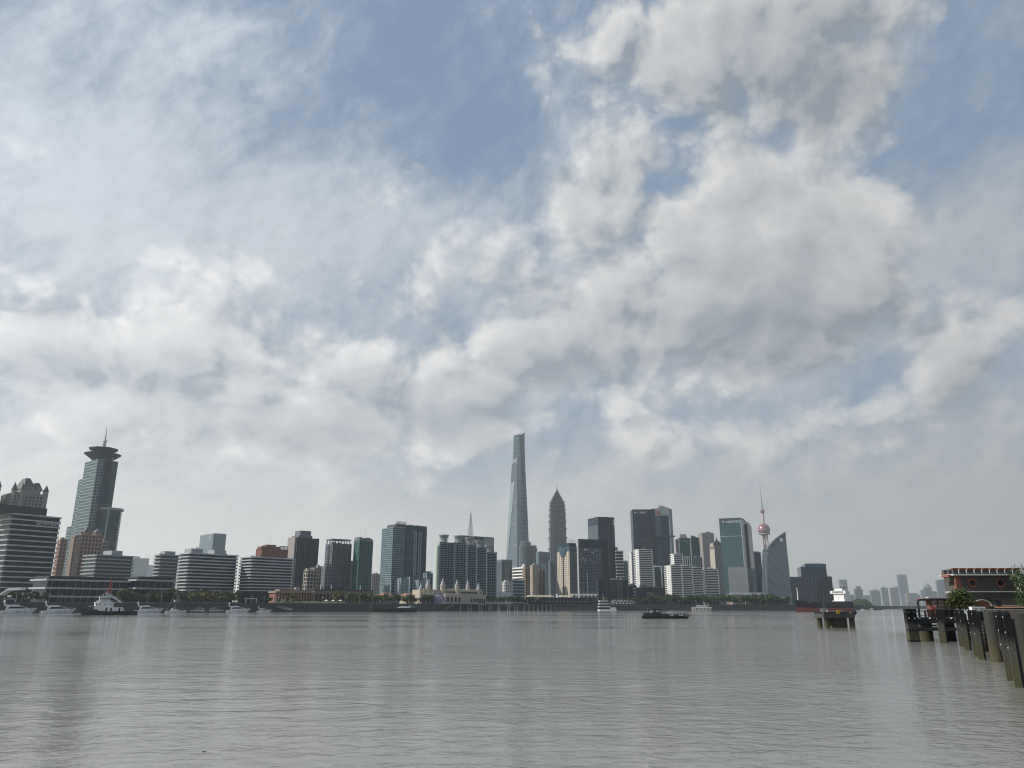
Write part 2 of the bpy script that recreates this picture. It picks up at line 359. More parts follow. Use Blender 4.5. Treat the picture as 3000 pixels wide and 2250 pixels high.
# ------------------------------------------------------------------ buildings
class Bld:
    """a building whose nearest corner, ends and top were read off the photograph; local x runs along the front, y to the back"""
    def __init__(s, name, label, xl, xc, xr, yt, Y, a, mode='L', d=None, z0=GZ, cat='building', group=None, grow=0):
        s.a = R(a); c, n = math.cos(s.a), math.sin(s.a); X = TAN(xc, yt) * Y; s.yt = yt; s.z0 = z0
        tl, tr = TAN(xl, yt), TAN(xr, yt)
        if mode == 'L':
            s.w = (tr * Y - X) / (c - tr * n)
            s.d = d if xl >= xc else (X - tl * Y) / (n + tl * c)
            s.O = Vector((X, Y, z0))
        else:
            s.w = (X - tl * Y) / (c - tl * n)
            s.d = d if xr <= xc else (X - tr * Y) / (n + tr * c)
            s.O = Vector((X - s.w * c, Y - s.w * n, z0))
        if d is None: s.d = min(max(s.d, 7.0), 90.0)
        assert 2 < s.w < 400, (name, label, s.w, s.d)
        s.h = ZAT(yt, Y) - z0
        s.root = empty(name, s.O, s.a, label, cat, group)
    def lx(s, px, py=None):                   # distance along the front of a pixel column
        t = TAN(px, py or s.yt); return (t * s.O.y - s.O.x) / (math.cos(s.a) - t * math.sin(s.a))
    def lz(s, py, x=0.0): return ZAT(py, s.O.y + x * math.sin(s.a)) - s.z0
    def part(s, name, mb, mat, parent=None, stuff=False, smooth=False): return mb.build(name, mat, parent or s.root, smooth, stuff)
    def block(s, name, mat, x0=0, x1=None, y0=0, y1=None, z0=0, z1=None, parent=None):
        return s.part(name, MB().box(x0, y0, z0, s.w if x1 is None else x1, s.d if y1 is None else y1, s.h if z1 is None else z1), mat, parent)
    def bands(s, mat, n, th, out, x0=0, x1=None, y0=0, y1=None, z0=0, z1=None, name='floor_band', r=0.0):
        x1 = s.w if x1 is None else x1; y1 = s.d if y1 is None else y1; z1 = s.h if z1 is None else z1
        pl = rounded(x0 - out, x1 + out, y0 - out, y1 + out, r)
        me = MB().prism(pl, 0, th).mesh(name, mat)
        for k in range(n): link(name, me, s.root, loc=(0, 0, z0 + (z1 - z0) * (k + 1) / n - th))
    def lattice(s, mat, nz, cx, hs, wp, out=0.25, x0=0, x1=None, y0=0, y1=None, z0=0, z1=None, name='facade_grid', faces='FLR', back=True):
        x1 = s.w if x1 is None else x1; y1 = s.d if y1 is None else y1; z1 = s.h if z1 is None else z1; m_ = MB()
        if hs:
            for k in range(nz):
                z = z0 + (z1 - z0) * k / nz; m_.box(x0 - out, y0 - out, z, x1 + out, y1 + out, z + hs)
            m_.box(x0 - out, y0 - out, z1 - hs * 0.6, x1 + out, y1 + out, z1 + 0.12)
        o2 = out + 0.06
        if wp:
            n = max(1, round((x1 - x0) / cx))
            for k in range(n + 1):
                x = x0 + (x1 - x0) * k / n
                if 'F' in faces: m_.box(x - wp / 2, y0 - o2, z0, x + wp / 2, y0 + 0.1, z1 + 0.2)
            n = max(1, round((y1 - y0) / cx))
            for k in range(n + 1):
                y = y0 + (y1 - y0) * k / n
                if 'L' in faces: m_.box(x0 - o2, y - wp / 2, z0, x0 + 0.1, y + wp / 2, z1 + 0.2)
                if 'R' in faces: m_.box(x1 - 0.1, y - wp / 2, z0, x1 + o2, y + wp / 2, z1 + 0.2)
        return s.part(name, m_, mat, stuff=True)
    def roofkit(s, n=3, mat=None, seed=1, z=None, size=3.0):
        rr = random.Random(seed); z = s.h if z is None else z
        for k in range(n):
            w, d, h = size * rr.uniform(.6, 1.7), size * rr.uniform(.6, 1.4), size * rr.uniform(.4, .9)
            x, y = rr.uniform(0.08, 0.85) * max(1, s.w - w), rr.uniform(.2, .8) * max(1, s.d - d)
            s.part('roof_plant', MB().box(x, y, z + 0.1, x + w, y + d, z + 0.1 + h), mat or P['lgrey'])
    def mast(s, x, y, z0, z1, r=0.15, mat=None, name='mast'): return s.part(name, MB().tube((x, y, z0), (x, y, z1), r, r * 0.4, 6), mat or P['steel'])
    def sign(s, text, x, z, size, mat=None, y=-0.5, parent=None, name='sign_lettering'):
        me = text_mesh(name, text, size, mat or P['letter'], 0.06); o = link(name, me, parent or s.root); o.rotation_euler = (R(90), 0, 0); o.location = (x, y, z); return o
    def glyphs(s, n, x, z, size, step, mat=None, y=-.8, parent=None, name='sign_lettering'):
        rr = random.Random(n); q = MB()              # lettering too small to read: one cluster of strokes per character
        for k in range(n):
            a = x + k * step; e = size * .86
            for f in (.05, .45, .85): q.box(a, y, z + size * f, a + e, y + .12, z + size * (f + .1))
            for f in (.0, .42, .84):
                if rr.random() < .8: q.box(a + e * f, y - .03, z + size * .05, a + e * (f + .12), y + .09, z + size * .95)
        return s.part(name, q, mat or P['letter'], parent)
def rounded(x0, x1, y0, y1, r, n=5):
    if r <= 0: return [(x0, y0), (x1, y0), (x1, y1), (x0, y1)]
    o = []
    for cx, cy, t0 in ((x0 + r, y0 + r, 180), (x1 - r, y0 + r, 270), (x1 - r, y1 - r, 0), (x0 + r, y1 - r, 90)):
        for k in range(n + 1): t = R(t0 + 90 * k / n); o.append((cx + r * math.cos(t), cy + r * math.sin(t)))
    return o

# --- left bank -------------------------------------------------------------
# insurance office with white bands and lettering
B = Bld('banded_office', 'tall white-banded office at the picture edge with pale Chinese lettering', -80, 40, 182, 1503, 600, 57)
B.part('glazing', MB().prism(rounded(0, B.w, 0, B.d, 2), 0, B.h - 1), G['black'])
B.bands(P['metal'], 17, 1.0, 0.9, z0=0.5, z1=B.h, r=2.5)
B.lattice(P['char'], 1, 2.6, 0, 0.10, 0.04, z1=B.h - 1.3, name='mullion_grid')
x1 = B.lx(139); B.block('roof_storey', P['char'], -20, x1, 1, 22, B.h + 0.05, B.lz(1480))
B.roofkit(4, P['lgrey'], 3, B.h + 0.1, 2.0)
zs = B.lz(1537, B.lx(110)); sg = B.sign('中国大地保险', B.lx(120.5), zs + .3, 2.55, P['letter'], -1.25)
lg = MB(); cx, cz = B.lx(114.5), zs + 1.3
for k in range(24):
    t0, t1 = 2 * math.pi * k / 24, 2 * math.pi * (k + 1) / 24
    if k in (2, 3, 14, 15): continue
    lg.quad(*[(cx + r * math.cos(t), -1.2, cz + r * math.sin(t)) for r, t in ((.95, t0), (.95, t1), (1.35, t1), (1.35, t0))])
lg.quad((cx - .75, -1.2, cz + .75), (cx - 0.35, -1.2, cz + .9), (cx + .75, -1.2, cz - .75), (cx + 0.35, -1.2, cz - .9)); B.part('round_logo', lg, P['letter'])

# chateau style apartment tower behind it, and the edge of a second one
def chateau(label, xl, xc, xr, yt, Y, a, group):
    B = Bld('chateau_apartment_tower', label, xl, xc, xr, yt, Y, a, group=group)
    B.block('wall', P['stone'], z1=B.h); w, d, h = B.w, B.d, B.h
    B.lattice(P['stone'], 0, w / 9, 0, 0.9, 0.45, z0=h - 34, z1=h - 2)
    g = MB()
    for k in range(9):
        for j in range(9): g.box(w * (k + .25) / 9, -0.12, h - 33 + j * 3.4, w * (k + .72) / 9, 0.1, h - 31 + j * 3.4)
    for k in range(6):
        for j in range(9): g.box(-0.12, d * (k + .3) / 6, h - 33 + j * 3.4, 0.1, d * (k + .7) / 6, h - 31 + j * 3.4)
    B.part('window_panes', g, G['black'], stuff=True)
    B.part('cornice', MB().box(-0.9, -0.9, h - 2.0, w + .9, d + .9, h - 1.2), P['stone'])
    def hip(x0, x1, y0, y1, z, hh, k=.28):
        cx, cy = (x0 + x1) / 2, (y0 + y1) / 2; f = lambda x, y: (cx + (x - cx) * k, cy + (y - cy) * k)
        pl = [(x0, y0), (x1, y0), (x1, y1), (x0, y1)]; return MB().prism(pl, z, z + hh, [f(*p) for p in pl])
    B.part('gable_block', MB().box(w * .28, -0.5, h, w * .78, d * .8, h + 5), P['stone'])
    B.part('mansard_roof', hip(w * .25, w * .62, -1.0, d * .85, h + 5, h * 0 + 12, .35), P['slateroof'])
    B.part('mansard_roof', hip(w * .60, w * .84, -0.8, d * .7, h + 3.5, 9, .45), P['slateroof'])
    for k, (fx, fy, r, hh) in enumerate(((.04, .15, 2.6, 8), (.22, -.02, 2.2, 7.5), (.96, .05, 2.8, 7.5), (.9, .8, 2.4, 7))):
        tu = B.part('turret', MB().cyl(w * fx, d * fy, h - 16, h + 3, r, n=10), P['stone'])
        B.part('turret_roof', MB().cyl(w * fx, d * fy, h + 3, h + 3 + hh, r * 1.2, 0.15, 10), P['slateroof'], tu)
    for fx in (.40, .52, .70): B.part('dormer', MB().box(w * fx - 1, -1.2, h + 4, w * fx + 1, 1, h + 7), P['stone'])
    return B
chateau('grey stone chateau-roofed apartment tower rising behind the banded insurance office', 8, 42, 140, 1440, 820, 50, 'chateau towers')
chateau('sliver of a second turreted tower cut by the picture edge', -130, -90, 1, 1424, 800, 52, 'chateau towers')

# saucer topped tower
B = Bld('saucer_tower', 'tall teal office tower crowned by a double saucer and a needle spire', 252, 288, 347, 1345, 1000, 50)
w, d, h = B.w, B.d, B.h
B.block('shaft', G['tealm']); fx = lambda px: B.lx(px)
B.lattice(P['tealgrey'], 46, 3.4, 1.3, 1.0, 0.3, x1=w * .30, name='facade_grid')
B.lattice(P['dgrey'], 46, 3.6, 1.2, 0.7, 0.25, x0=w * .72, y0=0.4, name='facade_grid')
B.part('glass_bay', MB().prism([(w * .28, -0.2), (w * .34, -2.2), (w * .66, -2.2), (w * .72, -0.2)], 0, h + 4), G['dark'])
for d0, py, nm in ((B.d * 1.0, 1400, 'shoulder'), (B.d * 1.35, 1538, 'shoulder')):
    z1 = B.lz(py) * 1.02; q = MB().box(1.0, B.d if nm and d0 == B.d else B.d * 1.38, 0, w * .9, d0 + B.d * .38, z1); B.part('shoulder', q, G['tealm'])
    B.lattice(P['tealgrey'], int(z1 / 3.9), 3.4, 1.3, 1.0, 0.3, 1.0, w * .9, B.d if d0 == B.d else B.d * 1.38, d0 + B.d * .38, 0, z1)
cx, cy = w * .5, d * .5; zb = B.lz(1342, cx); k = 1000 / 2400.
B.part('saucer', MB().lathe([(12.5, zb - 2.5), (13.5, zb), (22.3, zb + 6.6), (22.8, zb + 7.4), (11, zb + 8.2)], 40, cx, cy), P['dgrey'])
B.part('saucer_crown', MB().lathe([(10.5, zb + 8), (11, zb + 9.2), (18.8, zb + 14), (18.8, zb + 15), (12, zb + 15.6)], 8, cx, cy), P['dgrey'])
B.part('neck', MB().cyl(cx, cy, h - 1, zb, 12.6, n=24), P['grey'])
zt = B.lz(1257, cx) + 7; zs_ = zb + 15.4
sp_ = B.part('spire', MB().lathe([(2.3, zs_), (1.7, zs_ + 8.5), (2.8, zs_ + 9.2), (2.7, zs_ + 10.4), (1.4, zs_ + 12.5), (.8, zs_ + 18), (.15, zt)], 12, cx, cy), P['offwhite'])
B.part('spire_ring', MB().cyl(cx, cy, zs_ + 5, zs_ + 5.6, 2.6, n=12), P['lgrey'], sp_)
x0, x1, za = B.lx(292, 1495), B.lx(354, 1495), B.lz(1495, w * .6)
an = B.part('curved_annex', MB().prism([(x0, -9), (x0 + 5, -14), (x1 - 14, -14), (x1 - 5, -11), (x1, -4), (x1 + 1.5, 6), (x1, 14), (x0, 14)], 0, za), G['teal'])
an2 = MB()
for k in range(30):
    z = za * k / 30; an2.prism([(x0 - .2, -9.2), (x0 + 5, -14.3), (x1 - 14, -14.3), (x1 - 5, -11.3), (x1 + .2, -4), (x1 + 1.8, 6), (x1 + .3, 14.2), (x0 - .2, 14.2)], z, z + 0.7)
B.part('annex_bands', an2, P['dgrey'], stuff=True)
B.part('annex_cornice', MB().prism([(x0 - 1, -10), (x0 + 5, -15.5), (x1 - 13, -15.5), (x1 - 3, -12), (x1 + 2.4, -4), (x1 + 3.5, 6), (x1 + 1, 15), (x0 - 1, 15)], za, za + 3), P['steel'])
B.part('edge_strip', MB().box(x0 + 4.5, -15.0, 4, x0 + 6.2, -13.8, za), P['lgrey'])

# brown and pink apartment towers in front of it
def apartment(name, label, xl, xc, xr, yt, Y, a, wall, wall2=None, nz=18, cx=3.6, mode='L', d=None, group=None, kit=2, hs=1.5, wp=1.6, gl='black'):
    B = Bld(name, label, xl, xc, xr, yt, Y, a, mode, d, group=group)
    B.block('glazing', G[gl], 0.25, B.w - .25, 0.25, B.d - .25); B.lattice(wall, nz, cx, hs, wp, 0.2)
    if kit: B.roofkit(kit, wall, int(xc), B.h, 3.0)
    return B
B = apartment('hip_roofed_apartment', 'brown and pink apartment block with small dark hip roofs in front of the saucer tower', 212, 241, 302, 1566, 860, 48, P['pink'], nz=17, kit=0)
B.block('side_pier', P['brown'], -0.6, 0.4, -0.4, B.d * .45, 0, B.h - 2); B.block('side_pier', P['brown'], -0.6, 0.4, B.d * .6, B.d + .3, 0, B.h - 2)
for f0, f1, hh in ((.12, .48, 5.5), (.66, .95, 4.5)):
    x0, x1 = B.w * f0, B.w * f1; B.block('penthouse', P['pink'], x0, x1, 0.5, 12, B.h, B.h + 3.2)
    B.part('hip_roof', MB().prism([(x0 - 1, -.5), (x1 + 1, -.5), (x1 + 1, 13), (x0 - 1, 13)], B.h + 3.2, B.h + 3.2 + hh, [(x0 + (x1 - x0) * .4, 5), (x0 + (x1 - x0) * .6, 5), (x0 + (x1 - x0) * .6, 7), (x0 + (x1 - x0) * .4, 7)]), P['slateroof'])
apartment('pink_apartment', 'dull pink apartment slab squeezed between the banded office and the saucer tower', 174, 180, 197, 1580, 800, 50, P['pink'], nz=16)
apartment('grey_apartment', 'narrow lilac grey apartment block beside the hip-roofed one', 300, 303, 319, 1587, 900, 46, P['rose'], nz=15)

def banded(name, label, xl, xc, xr, yt, Y, a, n, ybot, th=1.1, out=1.3, r=3.0, glz='dark', mat='metal', mode='L', d=None, group='terraced white-banded offices', boxes=(), kit=3, mull=2.4):
    B = Bld(name, label, xl, xc, xr, yt, Y, a, mode, d, group=group); zb = B.lz(ybot)
    B.part('glazing', MB().prism(rounded(0, B.w, 0, B.d, max(0.01, r - 1) if r else 0), 0, B.h - .6), G[glz])
    B.bands(P[mat], n, th, out, z0=max(0, zb), z1=B.h, r=r)
    if mull: B.lattice(P['dgrey'], 1, mull, 0, 0.09, 0.02, z1=B.h - .8, name='mullion_grid')
    for px0, px1, py in boxes:
        a0, a1 = B.lx(px0), B.lx(px1); B.block('roof_box', P['lgrey'], a0, a1, B.d * .2, B.d * .8, B.h + .02, B.lz(py, a0))
    if kit: B.roofkit(kit, P['grey'], int(xc), B.h + .05, 1.6)
    return B
banded('banded_office', 'low seven-storey banded office in front of the saucer tower base', 246, 287, 394, 1624, 700, 54, 9, 1722, boxes=((335, 367, 1612),), glz='grey', mat='lgrey')
banded('banded_office', 'round-cornered grey banded office behind the long podium', 452, 474, 529, 1624, 780, 52, 11, 1735, boxes=((487, 518, 1614),), glz='grey', mat='lgrey', r=5)
B = banded('banded_office', 'white-banded office with two roof boxes and a small dish, below the pale glass block', 527, 559, 698, 1619, 640, 52, 12, 1737, th=1.0, boxes=((566, 601, 1606), (634, 669, 1610)))
B.part('satellite_dish', MB().lathe([(0.1, B.h + 3.4), (.9, B.h + 3.8), (1.5, B.h + 4.6), (1.35, B.h + 4.6), (.1, B.h + 3.7)], 12, B.lx(582), B.d * .15), P['white'])
B = banded('banded_office', 'white-banded office standing below the red brick rooftops', 706, 742, 862, 1630, 660, 52, 12, 1737, th=1.0)
# podium pavilions
def podium(label, xl, xc, xr, yt, Y, a, n, d=None):
    B = Bld('glass_podium', label, xl, xc, xr, yt, Y, a, d=d, group='low podiums with bright fascias'); B.block('glazing', G['black'])
    B.bands(P['metal'], n, 1.1, 1.6, z1=B.h - 1.2, z0=-.5, name='fascia_band'); B.block('roof_storey', P['char'], 1, B.w - 1, 1, B.d, B.h - 1.15, B.h + .8)
    cm = MB()
    for k in range(int(B.w / 5)): cm.bar((2 + k * 5, -1.2, 0), (2.4 + k * 5, -1.2, B.h - 2), 0.18)
    B.part('slanted_posts', cm, P['lgrey'], stuff=True); return B
podium('long dark glass podium with three bright fascias behind the tugboat', 100, 142, 376, 1690, 520, 54, 3)
podium('shorter podium with bright fascia ends, right of the tugboat', 374, 404, 508, 1692, 560, 52, 3)

# glass block, brick rooftops, towers
B = Bld('glass_block', 'pale blue-grey glass block rising behind the banded office with the dish', 588, 626, 663, 1565, 1500, 46)
B.block('glass_wall', G['pale']); B.lattice(P['lgrey'], 26, 3.0, 0.35, 0.18, 0.15, name='mullion_grid'); B.block('parapet', P['lgrey'], -.3, B.w + .3, -.3, B.d + .3, B.h, B.h + 2.0)
B.part('parapet_logo', MB().box(-0.6, B.d * .15, B.h - 8, -.35, B.d * .3, B.h - 3), P['steel'])
B = Bld('brick_apartment', 'red brick apartment rooftops with an open pergola behind the banded offices', 752, 768, 843, 1607, 800, 42)
B.block('wall', P['brick']); B.lattice(P['brick'], 10, 4, .2, .9, .3)
for p0, p1, py in ((766, 782, 1600), (781, 810, 1595), (810, 823, 1602)): B.block('roof_house', P['brick'], B.lx(p0), B.lx(p1), 1, 10, B.h, B.lz(py, B.lx(p0)))
pg = MB()
for k in range(6): x = B.lx(823) + (B.lx(843) - B.lx(823)) * k / 5.; pg.box(x - .3, .5, B.h, x + .3, 1.2, B.h + 2.8)
pg.box(B.lx(822), .3, B.h + 2.8, B.lx(843) + .4, 5, B.h + 3.5); B.part('pergola', pg, P['tan']); B.part('slanted_mast', MB().tube((B.lx(789), 3, B.h + 3), (B.lx(795), 3, B.h + 12), .12, .05, 6), P['steel'])

def cluster_tower(name, label, xl, xc, xr, yt, Y, a, wall, gl, nz, bays, crown=None, group=None, hs=1.2, wp=.8, cx=2.8, mode='L'):
    """residential tower of alternating projecting bays"""
    B = Bld(name, label, xl, xc, xr, yt, Y, a, mode, group=group); B.block('core', G[gl], .3, B.w - .3, .5, B.d - .3)
    B.lattice(wall, nz, cx, hs, wp, .15, y0=.3)
    for f0, f1 in bays:
        q = MB().box(B.w * f0, -1.6, 0, B.w * f1, .2, B.h - 1); o = B.part('projecting_bay', q, wall)
        g = MB()
        for k in range(nz): z = B.h * k / nz; g.box(B.w * f0 + .5, -1.75, z + 1.3, B.w * f1 - .5, -1.5, z + 2.6)
        B.part('bay_window_strip', g, G['black'], o, stuff=True)
    B.roofkit(3, P['grey'], int(xc), B.h, 3.2); return B
B = cluster_tower('apartment_tower', 'dark grey stepped apartment tower behind the red rooftops', 845, 868, 935, 1575, 900, 42, P['dgrey'], 'dark', 33, ((.02, .16), (.34, .44), (.58, .68), (.84, .98)))
B.block('stepped_crown', P['grey'], B.w * .12, B.w * .72, 1, B.d * .9, B.h, B.lz(1567)); B.block('stepped_crown', P['grey'], B.w * .2, B.w * .66, 2, B.d * .8, B.h + 1, B.lz(1553)); B.block('lit_flank', P['rose'], -.5, .2, 2, B.d, 0, B.h + 1)  # paler flank colour stands in for sun on the tower's left side
B = apartment('low_apartment', 'beige slab block with a deep window grid in front of the dark apartment towers', 897, 902, 928, 1671, 740, 42, P['sand'], nz=9, cx=3.0, hs=.9, wp=1.0)
B = apartment('low_apartment', 'pinkish mid-rise apartment with balcony columns beside the beige slab', 916, 922, 950, 1663, 770, 42, P['rose'], nz=10, cx=2.6)
B = apartment('low_apartment', 'pale mid-rise apartment with a taller stair tower at the foot of the frame-roofed tower', 948, 955, 977, 1659, 760, 42, P['grey'], nz=10, cx=2.6)
B = cluster_tower('apartment_tower', 'grey apartment tower with an open concrete frame on its roof', 955, 973, 1029, 1592, 850, 40, P['grey'], 'dark', 31, ((.0, .12), (.28, .40), (.60, .72), (.88, 1.0)))
pg = MB(); w, d, h = B.w, B.d, B.h
for k in range(7):
    for y in (0.4, d - 1): pg.box(w * (.04 + .9 * k / 6) - .5, y, h, w * (.04 + .9 * k / 6) + .5, y + .8, h + 4)
pg.box(0, 0, h + 4, w, 1.6, h + 5.2); pg.box(0, d - 1.6, h + 4, w, d, h + 5.2); pg.box(0, 1.6, h + 4, 1.4, d - 1.6, h + 5.2); pg.box(w - 1.4, 1.6, h + 4, w, d - 1.6, h + 5.2); B.part('roof_frame', pg, P['grey'])
bal = MB()
for k in range(30): z = h * k / 31 + 2; bal.box(-1.3, d * .3, z, 0, d * .7, z + .9); bal.box(w, d * .2, z, w + 1.3, d * .5, z + .9)
B.part('side_balconies', bal, P['grey'], stuff=True)
apartment('apartment_tower', 'slim rose grey tower peeping out beside the frame-roofed tower', 1024, 1026, 1036, 1643, 900, 38, P['rose'], nz=22, kit=0)
B = Bld('teal_tower', 'slim green glass tower with a wavy crown and two thin masts', 1038, 1054, 1093, 1584, 850, 40)
B.block('glass_wall', G['teal']); B.lattice(P['copper'], 34, 3.0, .5, .25, .15, name='mullion_grid'); B.block('lit_glass_flank', G['green'], -.35, .02, .5, B.d, 0, B.h - 1)  # lighter green glass puts the flank's sunlight into its colour
cr = [(B.w * k / 12, 4.2 - 2.6 * math.sin(math.pi * (k / 12) * .55) + 2.0 * max(0, math.sin(math.pi * (k - 4) / 8)) * (k >= 4)) for k in range(13)]
q = MB()
for (xa, za), (xb, zb_) in zip(cr[:-1], cr[1:]): q.quad((xa, .1, B.h), (xb, .1, B.h), (xb, .1, B.h + zb_), (xa, .1, B.h + za)); q.quad((xb, .7, B.h), (xa, .7, B.h), (xa, .7, B.h + za), (xb, .7, B.h + zb_)); q.quad((xa, .1, B.h + za), (xb, .1, B.h + zb_), (xb, .7, B.h + zb_), (xa, .7, B.h + za))
B.part('wavy_crown', q, P['grey']); B.block('crown_side', P['grey'], 0, .5, .8, B.d, B.h, B.h + 4); B.mast(3, 4, B.h, B.h + 14, .12); B.mast(8, 4, B.h, B.h + 15, .12)
apartment('pink_slab', 'hazy pink-grey slab in the gap between the two green glass towers', 1088, 1091, 1115, 1681, 1500, 38, P['rose'], nz=14)

# double green tower with roof lettering
B = Bld('double_teal_tower', 'large double green-glass tower with slanted roof lettering', 1120, 1152, 1249, 1545, 950, 40)
w, d, h = B.w, B.d, B.h
B.block('lit_glass_wing', G['tealm'], 0, w * .36, 0, d); B.lattice(P['rib'], 36, 3.2, .5, .18, .12, x1=w * .36, name='mullion_grid')  # this wing's sun is painted in with a lighter teal glass
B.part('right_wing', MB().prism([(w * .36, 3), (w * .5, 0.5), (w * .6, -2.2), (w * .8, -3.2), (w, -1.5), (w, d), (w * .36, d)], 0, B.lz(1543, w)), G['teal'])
bb = MB()
for k in range(36): z = h * k / 36; bb.prism([(w * .44, 1.2), (w * .6, -2.5), (w * .66, -2.7), (w * .66, 2), (w * .44, 3)], z, z + .8)
B.part('balcony_bands', bb, P['copper'], stuff=True)
rb = MB()
for f, y in ((.615, -2.9), (.665, -3.1), (.74, -3.5), (.80, -3.6)): rb.box(w * f - .6, y - .3, 0, w * f + .6, y + 1.5, h - 3)
B.part('facade_ribs', rb, P['rib'], stuff=True)
bb = MB()
for k in range(36):
    z = h * k / 36; bb.box(w * .68, -3.6, z, w * .735, -2.2, z + 1.2); bb.prism([(w * .81, -3.45), (w + .2, -1.7), (w + .2, -1), (w * .81, -2)], z, z + .5)
B.part('window_bands', bb, G['dark'], stuff=True)
B.block('penthouse', P['dgrey'], w * .08, w * .40, 1, d * .8, h, h + 4.2); B.block('roof_edge', P['lgrey'], -.5, w * .37, -.5, 1.2, h, h + .9)
sgn = MB().box(w * .08, .6, h + 4.2, w * .38, 1.0, h + 5.0); fr = B.part('sign_frame', sgn, P['steel']); B.glyphs(6, w * .085, h + 5.0, 3.0, w * .05, P['brown'], .7, fr)
B.block('roof_house', P['rose'], w * .46, w * .64, 3, 10, h, h + 5); B.block('roof_house', P['rose'], w * .73, w * .86, 3, 9, h, h + 5); B.mast(w * .43, 3, h, h + 20, .18)
# small glass houses at its foot
for i, (p0, p1, py, g_) in enumerate(((1122, 1141, 1715, 'pale'), (1142, 1170, 1700, 'blue'), (1171, 1196, 1694, 'pale'), (1197, 1222, 1692, 'blue'), (1223, 1246, 1699, 'pale'), (1247, 1267, 1679, 'slate'))):
    B = Bld('townhouse_block', ['pale blue apartment block nearest the green double tower in the row at its foot', 'mid-blue ribbed block second in the row below the green double tower', 'light ribbed block with a roof canopy, third in the low blue row', 'blue block with a roof canopy, fourth in the low blue row', 'pale block fifth in the row, just before the slate block', 'slate block with a funnel roof ending the low row left of the comb tower'][i], p0, p0 + 4, p1, py, 880 + (i % 2) * 22, 38, group='low blue apartment row')
    B.block('glass_wall', G[g_]); B.lattice(P['rib'], 8, 4.5, .5, 1.0, .5)
    if i > 1: B.part('roof_canopy', MB().prism(rounded(2, B.w - 2, 2, B.d - 2, 1), B.h, B.h + 2, rounded(-.5, B.w + .5, -.5, B.d + .5, 1)), P['copper'])

# comb-like green apartment complex: five stepped slabs
steps = [(1275, 1288, 1333, 1588), (1331, 1333, 1368, 1590), (1366, 1368, 1396, 1596), (1394, 1396, 1425, 1604), (1423, 1425, 1454, 1618)]
dsc = ['tallest', 'second', 'third', 'fourth', 'lowest']
for i, (xl, xc, xr, yt) in enumerate(steps):
    B = Bld('comb_apartment_slab', ['tallest green ribbed slab of the stepped apartment row, with a pale green flank', 'second slab of the stepped green apartment row, with a funnel crown', 'middle slab of the stepped green apartment row below the lattice mast', 'fourth slab of the stepped green apartment row, with a funnel crown', 'lowest slab ending the stepped green apartment row'][i], xl, xc, xr, yt, 1000 + i * 14, 34, d=26, group='stepped green apartment row')
    w, d, h = B.w, B.d, B.h; B.block('glass_wall', G['dark'], .2, w, .2, d)
    if i == 0:
        B.block('pale_flank', P['palegreen'], -.4, .3, -.3, d, 0, h + 1.5); wi = MB()
        for k in range(34): wi.box(-.6, d * .42, k * h / 34 + 1, -.3, d * .5, k * h / 34 + 2.4)
        B.part('flank_windows', wi, G['black'], stuff=True)
    B.lattice(P['copper'], 34, w, .7, 0, .1, x0=.3)
    rb = MB(); n = 5
    for k in range(n): x = w * (k + .1) / n; rb.box(x, -1.7, 0, x + w / n * .36, .1, h - 1.2)
    B.part('bay_columns', rb, G['teal'], stuff=True); bl = MB()
    for k in range(34):
        for j in range(n): x = w * (j + .1) / n; bl.box(x - .15, -1.9, k * h / 34, x + w / n * .36 + .15, -.2, k * h / 34 + .75)
    B.part('bay_sills', bl, P['rib'], stuff=True)
    B.part('white_rib', MB().box(w - 1.6, -2.2, 0, w - .3, .5, h + 1), P['rib'])
    cx, cy = w * (.42 if i == 0 else .5), 6
    cr = B.part('funnel_crown', MB().lathe([(4, h), (4, h + 5), (6.2, h + 9), (6.2, h + 9.8), (2, h + 10)], 12, cx, cy), P['steel'])
    st = MB()
    for k in range(10): t = 2 * math.pi * k / 10; st.tube((cx + 4.2 * math.cos(t), cy + 4.2 * math.sin(t), h), (cx + 6.6 * math.cos(t), cy + 6.6 * math.sin(t), h + 10.4), .16, n=5)
    B.part('crown_struts', st, P['lgrey'], cr, stuff=True); B.mast(cx, cy, h + 10, h + 15, .12)
# blue block with lattice mast behind
B = Bld('masted_block', 'blue-grey office block with a tall lattice mast behind the stepped green row', 1372, 1390, 1447, 1571, 1400, 38)
w, d, h = B.w, B.d, B.h; B.block('glass_wall', G['slate']); B.block('pale_panel', P['lgrey'], w * .48, w * .97, -.3, .2, h - 20, h - 1.5); B.lattice(P['dgrey'], 20, 5, .4, .2, .1, name='mullion_grid'); B.block('annex', G['grey'], -24, -2, 6, 26, 0, h + 1)
mx, my = -6, 4; zt, mm = B.lz(1486, 0), MB(); zb = B.lz(1580, 0)
B.block('stepped_base', P['offwhite'], mx - 7, mx + 5, 0, 9, 0, zb)
for f0 in range(16):
    za, zc = zb + (zt - zb) * .82 * f0 / 16, zb + (zt - zb) * .82 * (f0 + 1) / 16; ra, rc = 3.4 * (1 - f0 / 17) + .2, 3.4 * (1 - (f0 + 1) / 17) + .2
    if f0 < 6: ra = rc = 3.2
    elif f0 < 8: ra, rc = 3.2 - (f0 - 6) * .6, 2.6 - (f0 - 6) * .6
    for sx, sy in ((-1, -1), (1, -1), (1, 1), (-1, 1)):
        mm.tube((mx + sx * ra, my + sy * ra, za), (mx + sx * rc, my + sy * rc, zc), .32, n=5)
        mm.tube((mx + sx * ra, my + sy * ra, za), (mx - sy * rc, my + sx * rc, zc), .2, n=4); mm.tube((mx + sx * rc, my + sy * rc, zc), (mx - sy * rc, my + sx * rc, zc), .24, n=4)
mm.tube((mx, my, zb + (zt - zb) * .8), (mx, my, zt), .35, .1, 6); B.part('lattice_mast', mm, P['steel'], stuff=True)
